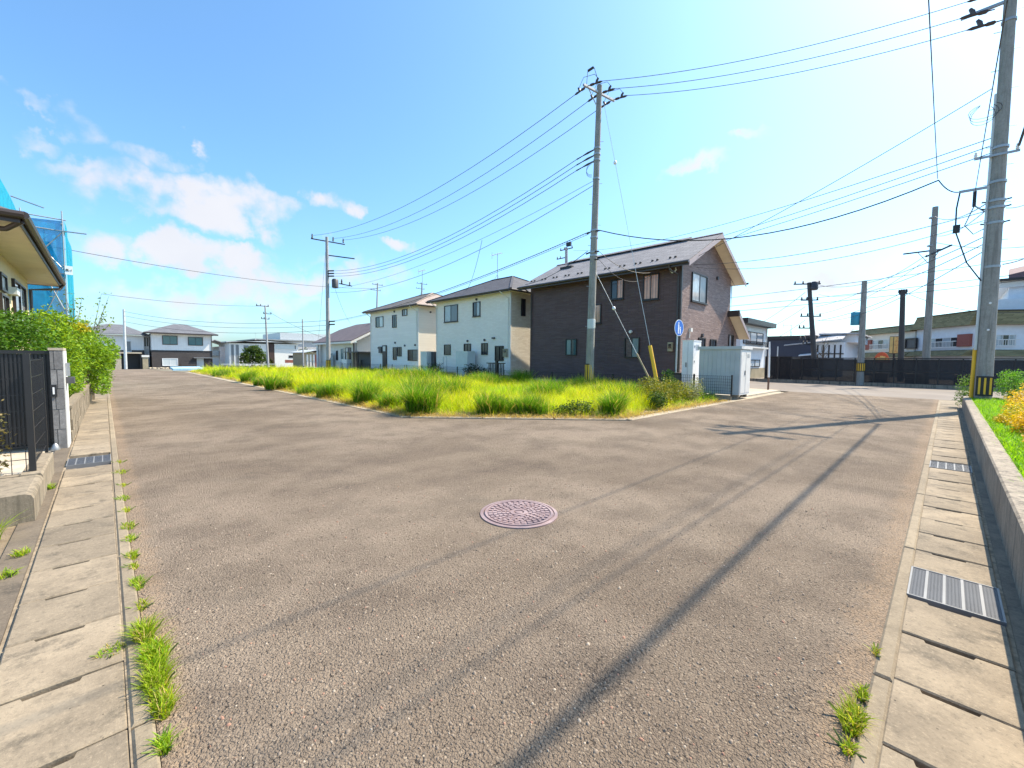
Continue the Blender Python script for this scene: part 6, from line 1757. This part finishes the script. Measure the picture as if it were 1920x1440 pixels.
# ------------------------------------------------------------------ weeds of the vacant lot
def in_lot(P):
    x, y = P[:, 0], P[:, 1]
    return (x > 5.62) & (y > 5.74) & (x + y > 15.2) & (y < 49.5) & (((x < 16.6)) | ((x < 18.15) & (y > 9.3)))
def fbm(x, y, s, seed):
    r = np.random.default_rng(seed); v = 0; a = 1.0; tot = 0
    for k in range(4):
        for j in range(3):
            th = r.uniform(0, 6.28); ph = r.uniform(0, 6.28)
            v = v + a*np.sin((x*np.cos(th)+y*np.sin(th))*s*(1.9**k)*r.uniform(.7, 1.3)+ph)
        tot += 3*a; a *= .55
    return v/tot*1.8
def edge_dist(x, y):
    return np.minimum(np.minimum(x-5.6, y-5.7), (x+y-15.15)/1.414)
YG, GG, ST = (.62, .68, .010), (.30, .52, .010), (.62, .47, .17)
def lot_weeds(nc, nb, y0, y1, wmul, seed):
    """grass growing in clumps: nc clumps of nb blades splaying outwards"""
    r = np.random.default_rng(seed)
    Cn = np.stack([r.uniform(5.5, 18.2, nc), r.uniform(y0, y1, nc), np.full(nc, .015)], 1)
    Cn = Cn[in_lot(Cn)]; nc = len(Cn); cx, cy = Cn[:, 0], Cn[:, 1]
    e = edge_dist(cx, cy); big = fbm(cx, cy, .55, 5); sm = fbm(cx, cy, 1.8, 9)
    Hc = np.clip(.54 + .30*big + .20*sm, .16, 1.15)*(.26 + .74*np.clip(e/.9, 0, 1))*r.uniform(.5, 1.4, nc) + .05
    gc = np.clip(.42+.6*fbm(cx, cy, .8, 21) + r.normal(0, .25, nc), 0, 1)
    rad = r.uniform(.05, .16, nc)*np.sqrt(wmul)
    k = np.repeat(np.arange(nc), nb); m = len(k)
    a = r.uniform(0, 2*np.pi, m); rr = np.sqrt(r.uniform(0, 1, m))
    P = Cn[k].copy(); P[:, 0] += rad[k]*rr*np.cos(a); P[:, 1] += rad[k]*rr*np.sin(a)
    H = Hc[k]*r.uniform(.45, 1.15, m)*(1.05-.35*rr)
    W = r.uniform(.005, .012, m)*wmul
    lean = np.clip(.2+.75*rr*r.uniform(.4, 1.4, m), .1, 1.25)
    g = gc[k][:, None]; C = np.array(YG)*(1-g)+np.array(GG)*g
    ek = e[k]
    dry = (r.uniform(0, 1, m) < np.clip(.75-ek*1.0, .07, .75)); C[dry] = np.array(ST)*r.uniform(.55, 1.1, (dry.sum(), 1))
    lay = dry & (ek < .7); lean[lay] = r.uniform(.8, 1.6, lay.sum()); H[lay] = r.uniform(.08, .24, lay.sum())
    C = np.clip(C*(1+r.normal(0, .2, m))[:, None]*np.clip(1+r.normal(0, .22, nc), .5, 1.4)[k][:, None], .01, .8)
    sh_ = r.uniform(0, 1, m) < .04; C[sh_] = (.66, .58, .26); H[sh_] *= 1.2; W[sh_] *= .6
    return P, H, W, lean, C, a + r.normal(0, .5, m)
parts = [lot_weeds(4600, 24, 5.6, 15, .85, 1), lot_weeds(3600, 22, 10, 22, 1.2, 2), lot_weeds(2600, 18, 20, 34, 1.9, 3), lot_weeds(1500, 16, 33, 49.5, 2.8, 4)]
P, H, W, Ln, C, AZ = [np.concatenate([p[i] for p in parts]) for i in range(6)]
tag(link(blade_mesh('lot_weeds', P, H, W, Ln, C, M_GRASS, az=AZ), 'lot_weeds'), 'yellow-green weeds and long grass covering the vacant lot', 'weeds', kind='stuff')
# straw and clippings lying over the kerb
r = np.random.default_rng(8); n = 5200
t_ = r.uniform(0, 1, n); s_ = np.abs(r.normal(0, .16, n))
side = r.choice(3, n, p=[.5, .28, .22])
sx = np.where(side == 0, 5.60-s_*.8, np.where(side == 1, 9.32-3.75*t_-s_*.5, 9.3+7.2*t_)); sy = np.where(side == 0, 9.5+18*t_**1.5, np.where(side == 1, 5.72+3.75*t_-s_*.5, 5.70-s_*.8))
P = np.stack([sx, sy, np.full(n, .022)], 1)
tag(link(blade_mesh('lot_straw', P, r.uniform(.04, .16, n), r.uniform(.005, .011, n), r.uniform(.9, 2.2, n), np.clip(np.array(ST)*r.uniform(.45, 1.05, (n, 1)), 0, 1), M_GRASS, rng=r), 'lot_straw'), 'dry straw lying along the front edge of the weeds', 'straw', kind='stuff')
# worn stones standing proud of the asphalt close to the camera
r = np.random.default_rng(15); n = 9000
rad_ = 1.0 + 4.2*r.uniform(0, 1, n)**1.1; th = r.uniform(.0, np.pi/2, n)
X_, Y_ = rad_*np.cos(th), rad_*np.sin(th); ok = (X_ > .22) & (Y_ > .27) & (np.hypot(X_-2.84, Y_-2.82) > .40)
X_, Y_ = X_[ok], Y_[ok]; n = len(X_)
R_ = r.uniform(.0035, .0085, n)*(1+.5*(r.uniform(0, 1, n) < .08)); el_ = r.uniform(.6, 1.0, n); ro = r.uniform(0, 3.14, n); hz_ = R_*r.uniform(.35, .7, n)
V = np.zeros((n, 12, 3))
for q in range(6):
    an = q*np.pi/3 + r.normal(0, .15, n); dx, dy = R_*np.cos(an), R_*el_*np.sin(an)
    ux, uy = dx*np.cos(ro)-dy*np.sin(ro), dx*np.sin(ro)+dy*np.cos(ro)
    V[:, q] = np.stack([X_+ux, Y_+uy, np.full(n, -.002)], 1); V[:, 6+q] = np.stack([X_+ux*.62, Y_+uy*.62, hz_], 1)
b_ = (np.arange(n)*12)[:, None]
loops = (b_+np.array(sum([[q, (q+1) % 6, 6+(q+1) % 6, 6+q] for q in range(6)], [])+[6, 7, 8, 9, 10, 11])).ravel()
starts = ((np.arange(n)*30)[:, None]+np.array([0, 4, 8, 12, 16, 20, 24])).ravel()
cs = np.array([.22, .175, .135])*r.uniform(.55, 1.25, (n, 1)); li = r.uniform(0, 1, n) < .05; cs[li] = np.array([.36, .30, .235])*r.uniform(.8, 1.2, (li.sum(), 1)); rd = r.uniform(0, 1, n) < .05; cs[rd] = (.30, .17, .12)
def stonemat():
    t = NT('road stone'); at = t.node('ShaderNodeAttribute', attribute_name='Col'); t.col(at.outputs['Color']); t.rough(.85); return t.m
tag(link(np_mesh('road_stones', V.reshape(-1, 3), loops, starts, stonemat(), cs, 12, True), 'road_stones'), 'worn aggregate stones standing proud of the near asphalt', 'stones', kind='stuff')

def tuft(label, base, h, rad, n, ca, cb, group, name='grass_tuft', w=.010, lean=(.25, 1.0), dry=.12, stretch=None):
    r = np.random.default_rng(int(abs(base[0]*100+base[1]*37)) % 99991)
    t = thing(name, label, 'grass tuft', base, group)
    a = r.uniform(0, 2*np.pi, n); rr = rad*np.sqrt(r.uniform(0, 1, n))
    ns = 1 if rad < .2 else int(r.integers(3, 6))
    so = r.normal(0, .45*rad, (ns, 2)) if ns > 1 else np.zeros((1, 2)); sh2 = r.uniform(.55, 1.15, ns) if ns > 1 else np.ones(1); sr = r.uniform(.4, .8, ns) if ns > 1 else np.ones(1)
    kk = r.integers(0, ns, n); rr = rr*sr[kk]
    ex, ey = (1.0, 1.0) if stretch is None else stretch
    P = np.stack([base[0]+so[kk, 0]+ex*rr*np.cos(a), base[1]+so[kk, 1]+ey*rr*np.sin(a), np.full(n, base[2])], 1)
    H = h*sh2[kk]*r.uniform(.45, 1.12, n)*(1-.3*(rr/rad)**2)
    C = colmix(n, ca, cb, r); d = r.uniform(0, 1, n) < dry; C[d] = np.array(ST)*r.uniform(.7, 1.2, (d.sum(), 1))
    me = blade_mesh('blades', P, H, r.uniform(.6, 1.3, n)*w, r.uniform(*lean, n), np.clip(C, .005, .6), M_GRASS, base, r)
    link(me, 'blades', t)
    nr = max(3, n//120)
    mb = MB()
    for k in range(nr):
        an = random.uniform(0, 6.28); q = Vector(base)+Vector((rad*.4*math.cos(an), rad*.4*math.sin(an), 0))
        mb.tube([q, q+Vector((.05*math.cos(an), .05*math.sin(an), h*.55))], [.006, .003], 4)
    tag(mb.build('stalks', M_GRASSSTALK, t), kind='stuff')
    return t
M_GRASSSTALK = paint('grass stalk', (.12, .16, .03), .7)
TG = 'dark green grass tufts in the vacant lot'
DG, LG = (.065, .19, .010), (.19, .38, .015)
for (lab, x, y, h, rad, n) in (
    ('large dark green grass tuft at the near left corner of the lot', 6.15, 9.75, 1.0, .42, 2600),
    ('leafy green grass tuft at the front edge of the lot left of centre', 7.35, 8.35, .85, .36, 1800),
    ('rounded green tuft beside the kerb, second from the near left corner', 6.0, 12.9, .85, .40, 1800),
    ('rounded green tuft beside the kerb, third from the near left corner', 5.95, 15.6, .8, .42, 1500),
    ('green tuft half-way along the left kerb of the lot', 5.85, 20.6, .8, .45, 1200),
    ('dark tuft near the far end of the left kerb of the lot', 5.8, 27.5, .9, .6, 1200),
    ('farthest dark tuft at the end of the left kerb of the lot', 5.75, 36.0, .9, .7, 1000),
    ('small upright tuft at the front edge near the middle of the lot', 8.3, 7.55, .7, .25, 900),
    ('wide green mound of grass in front of the further white house', 12.2, 21.0, 1.25, 1.3, 3200),
    ('low green mound of grass in front of the nearer white house', 13.8, 16.6, .95, .9, 2200),
    ('tall grass mound at the foot of the centre pole', 15.2, 11.2, 1.0, .9, 2400),
    ('small dark tuft between the two nearest tufts of the left kerb', 5.95, 11.2, .6, .28, 900),
    ('low spreading tuft between the third tuft and the half-way tuft', 5.9, 17.8, .65, .5, 1100),
    ('shaggy tuft past the half-way tuft of the left kerb', 5.85, 23.8, .75, .5, 1000),
    ('broad dark tuft at the front edge just right of the leafy green tuft', 8.0, 8.15, .6, .4, 1300),
    ('tall pale mound of grass behind the front tufts at the left', 8.6, 12.4, 1.05, .9, 2600),
    ('shaggy grass mound in the middle of the lot', 11.4, 10.6, .95, 1.0, 2600),
    ('long grass mound behind the tall yellow-flecked weeds', 13.6, 8.6, 1.0, 1.0, 2600),
    ('upright bright tuft at the front edge right of the middle', 9.9, 6.2, .75, .35, 1500),
    ('dark green tuft at the house fence left of the centre pole', 17.0, 16.8, 1.0, .6, 1300)):
    tuft(lab, (x, y, .04), h, rad, n, DG, LG, TG, w=.012 if y < 18 else .02)
# leafy weeds
for (lab, b, blobs, n, ca, cb) in (
    ('low leafy bush at the front edge of the lot', (9.1, 6.75, .04), [((9.1, 6.75, .2), (.5, .35, .22)), ((8.7, 7.0, .15), (.35, .3, .18))], 1600, (.04, .10, .015), (.13, .18, .03)),
    ('tall yellow-flecked weeds at the right end of the lot', (12.9, 6.4, .04), [((12.6, 6.35, .4), (.6, .4, .42)), ((13.6, 6.5, .45), (.7, .45, .45)), ((14.6, 6.5, .35), (.6, .4, .4)), ((13.1, 6.9, .6), (.5, .4, .4))], 7000, (.10, .16, .015), (.30, .27, .03)),
    ('dark leafy clump shading the kerb at the right end of the lot', (11.9, 6.05, .04), [((11.9, 6.0, .28), (.42, .25, .3))], 1500, (.03, .08, .012), (.09, .15, .02)),
    ('pale silvery weed by the black mesh fence', (15.4, 6.3, .04), [((15.4, 6.3, .45), (.28, .25, .45)), ((15.0, 6.3, .25), (.3, .25, .25))], 1400, (.22, .25, .14), (.34, .36, .22)),
    ('broad-leaved green plant at the foot of the blue sign', (17.6, 8.4, .04), [((17.6, 8.4, .6), (.35, .3, .5)), ((17.0, 8.0, .45), (.3, .3, .4))], 1400, (.06, .16, .03), (.16, .28, .06)),
    ('dark palm-like shrub before the nearer white house', (18.7, 23.4, .05), [((18.7, 23.4, .6), (.5, .9, .55)), ((18.7, 22.2, .5), (.4, .7, .45))], 1800, (.02, .045, .02), (.05, .08, .03)),
    ('thin dark shrub by the tank of the nearer white house', (18.8, 28.2, .05), [((18.8, 28.2, .6), (.5, 1.0, .55))], 1300, (.02, .04, .02), (.05, .08, .03))):
    shrub('leafy_weed', lab, 'weed', b, blobs, n, .06 if b[0] < 16 else .10, ca, cb, 'leafy weeds of the vacant lot', hollow=.25, stem_r=.006, stems=8)

# weeds growing in the joints along the kerbs
def kerb_weed(lab, x, y, h, rad, n, ca=(.16, .34, .01), cb=(.42, .56, .02), dry=.15, stretch=None):
    tuft(lab, (x, y, .0), h, rad, n, ca, cb, 'weeds in the kerb joints', 'kerb_weed', .0055, (.3, 1.2), dry, stretch)
for i, (x, y, h, rad, n) in enumerate(((.112, 2.02, .06, .05, 110), (.125, 2.27, .075, .09, 300), (.12, 2.45, .105, .10, 420), (.13, 2.66, .095, .11, 460), (.10, 2.90, .12, .09, 400), (.11, 3.27, .05, .06, 60), (.105, 3.60, .06, .08, 150), (.10, 3.93, .045, .05, 80), (.098, 4.14, .06, .07, 120), (.10, 4.55, .05, .07, 100), (.098, 4.9, .06, .10, 120), (.10, 5.42, .05, .06, 70), (.098, 5.9, .055, .10, 100), (.10, 6.5, .05, .07, 60), (.10, 7.25, .055, .12, 100), (.10, 7.95, .05, .09, 60))):
    kerb_weed('%s weed along the left kerb counted from the camera' % ORD[i], x, y, h, rad, n, (.12+.04*(i % 3), .28+.05*(i % 2), .01), (.36+.08*(i % 2), .50, .02), (.08, .2, .12)[i % 3], (.45, 1.15))
for i, (x, y, h, rad, n) in enumerate(((2.02, .195, .05, .04, 70), (2.19, .20, .085, .085, 300), (2.40, .195, .05, .05, 90), (2.80, .183, .05, .035, 26))):
    kerb_weed('%s weed along the right kerb counted from the camera' % ORD[i], x, y, h, rad, n, (.16, .30, .01), (.44, .50, .03), .2, (1.15, .45))
kerb_weed('upright grass clump beside the low wall at the left edge', -.70, 5.25, .28, .05, 140)
kerb_weed('small weed on the stained strip below the low wall', -.50, 4.75, .07, .05, 90)
kerb_weed('lower small weed on the stained strip at the left', -.52, 4.35, .07, .05, 90)
kerb_weed('weed at the street corner of the low garden wall', -.485, 6.9, .09, .04, 70)
kerb_weed('low weed creeping across the left gutter slab joint', -.03, 2.86, .04, .06, 120)

# grass and shrubs in the planted bed on the right
r = np.random.default_rng(77); n = 26000
P = np.stack([r.uniform(1.5, 20, n), -.56-np.abs(r.normal(0, .55, n)), np.full(n, .33)], 1)
H = r.uniform(.06, .17, n); tag(link(blade_mesh('bed_grass', P, H, r.uniform(.006, .012, n), r.uniform(.3, 1.1, n), colmix(n, (.12, .36, .01), (.32, .56, .02), r), M_GRASS), 'bed_grass'), 'bright green grass at the edge of the planted bed', 'grass', kind='stuff')
YA, YB = (.46, .33, .015), (.78, .52, .03)
for lab, b, bl, n, ca, cb in (
    ('golden shrub in the planted bed, nearest the camera', (8.6, -1.05, .33), [((8.6, -1.02, .46), (.55, .26, .22)), ((7.8, -1.0, .42), (.4, .22, .16))], 5200, YA, YB),
    ('golden shrub in the planted bed, second from the camera', (10.6, -1.1, .33), [((10.6, -1.08, .50), (.7, .32, .26)), ((9.8, -1.15, .46), (.5, .28, .2))], 5200, YA, YB),
    ('low golden plant close behind the retaining wall, nearest the camera', (7.0, -.86, .33), [((7.0, -.88, .40), (.35, .16, .13))], 1500, YA, YB),
    ('low golden plant close behind the retaining wall, further from the camera', (11.9, -.86, .33), [((11.9, -.86, .43), (.45, .2, .16))], 1600, (.30, .34, .015), YB),
    ('yellow-green shrub in the planted bed, third from the camera', (13.2, -1.25, .33), [((13.2, -1.2, .50), (.9, .38, .25)), ((12.3, -1.3, .5), (.6, .4, .25))], 4600, (.28, .36, .015), YB),
    ('golden shrub in the planted bed just right of the pole', (16.2, -1.45, .33), [((16.2, -1.45, .58), (.8, .42, .32)), ((15.2, -1.4, .5), (.6, .4, .25))], 4200, YA, YB),
    ('tall golden shrub at the right edge behind the other golden shrubs', (18.6, -1.95, .33), [((18.6, -1.95, .85), (.6, .45, .40))], 2800, YA, (.85, .58, .03)),
    ('bright green shrub right behind the right-edge pole', (20.0, -1.35, .33), [((20.0, -1.4, .85), (.5, .36, .48))], 2600, (.08, .26, .015), (.22, .46, .03)),
    ('dark green shrub at the end of the low retaining wall', (20.5, -.72, .0), [((20.6, -.55, .65), (.4, .34, .5)), ((20.6, -.50, .3), (.35, .30, .3))], 2400, (.05, .15, .015), (.17, .30, .04))):
    shrub('bed_shrub', lab, 'shrub', b, bl, n, .05, ca, cb, 'shrubs of the planted bed', hollow=.4, up=.5, stems=8)
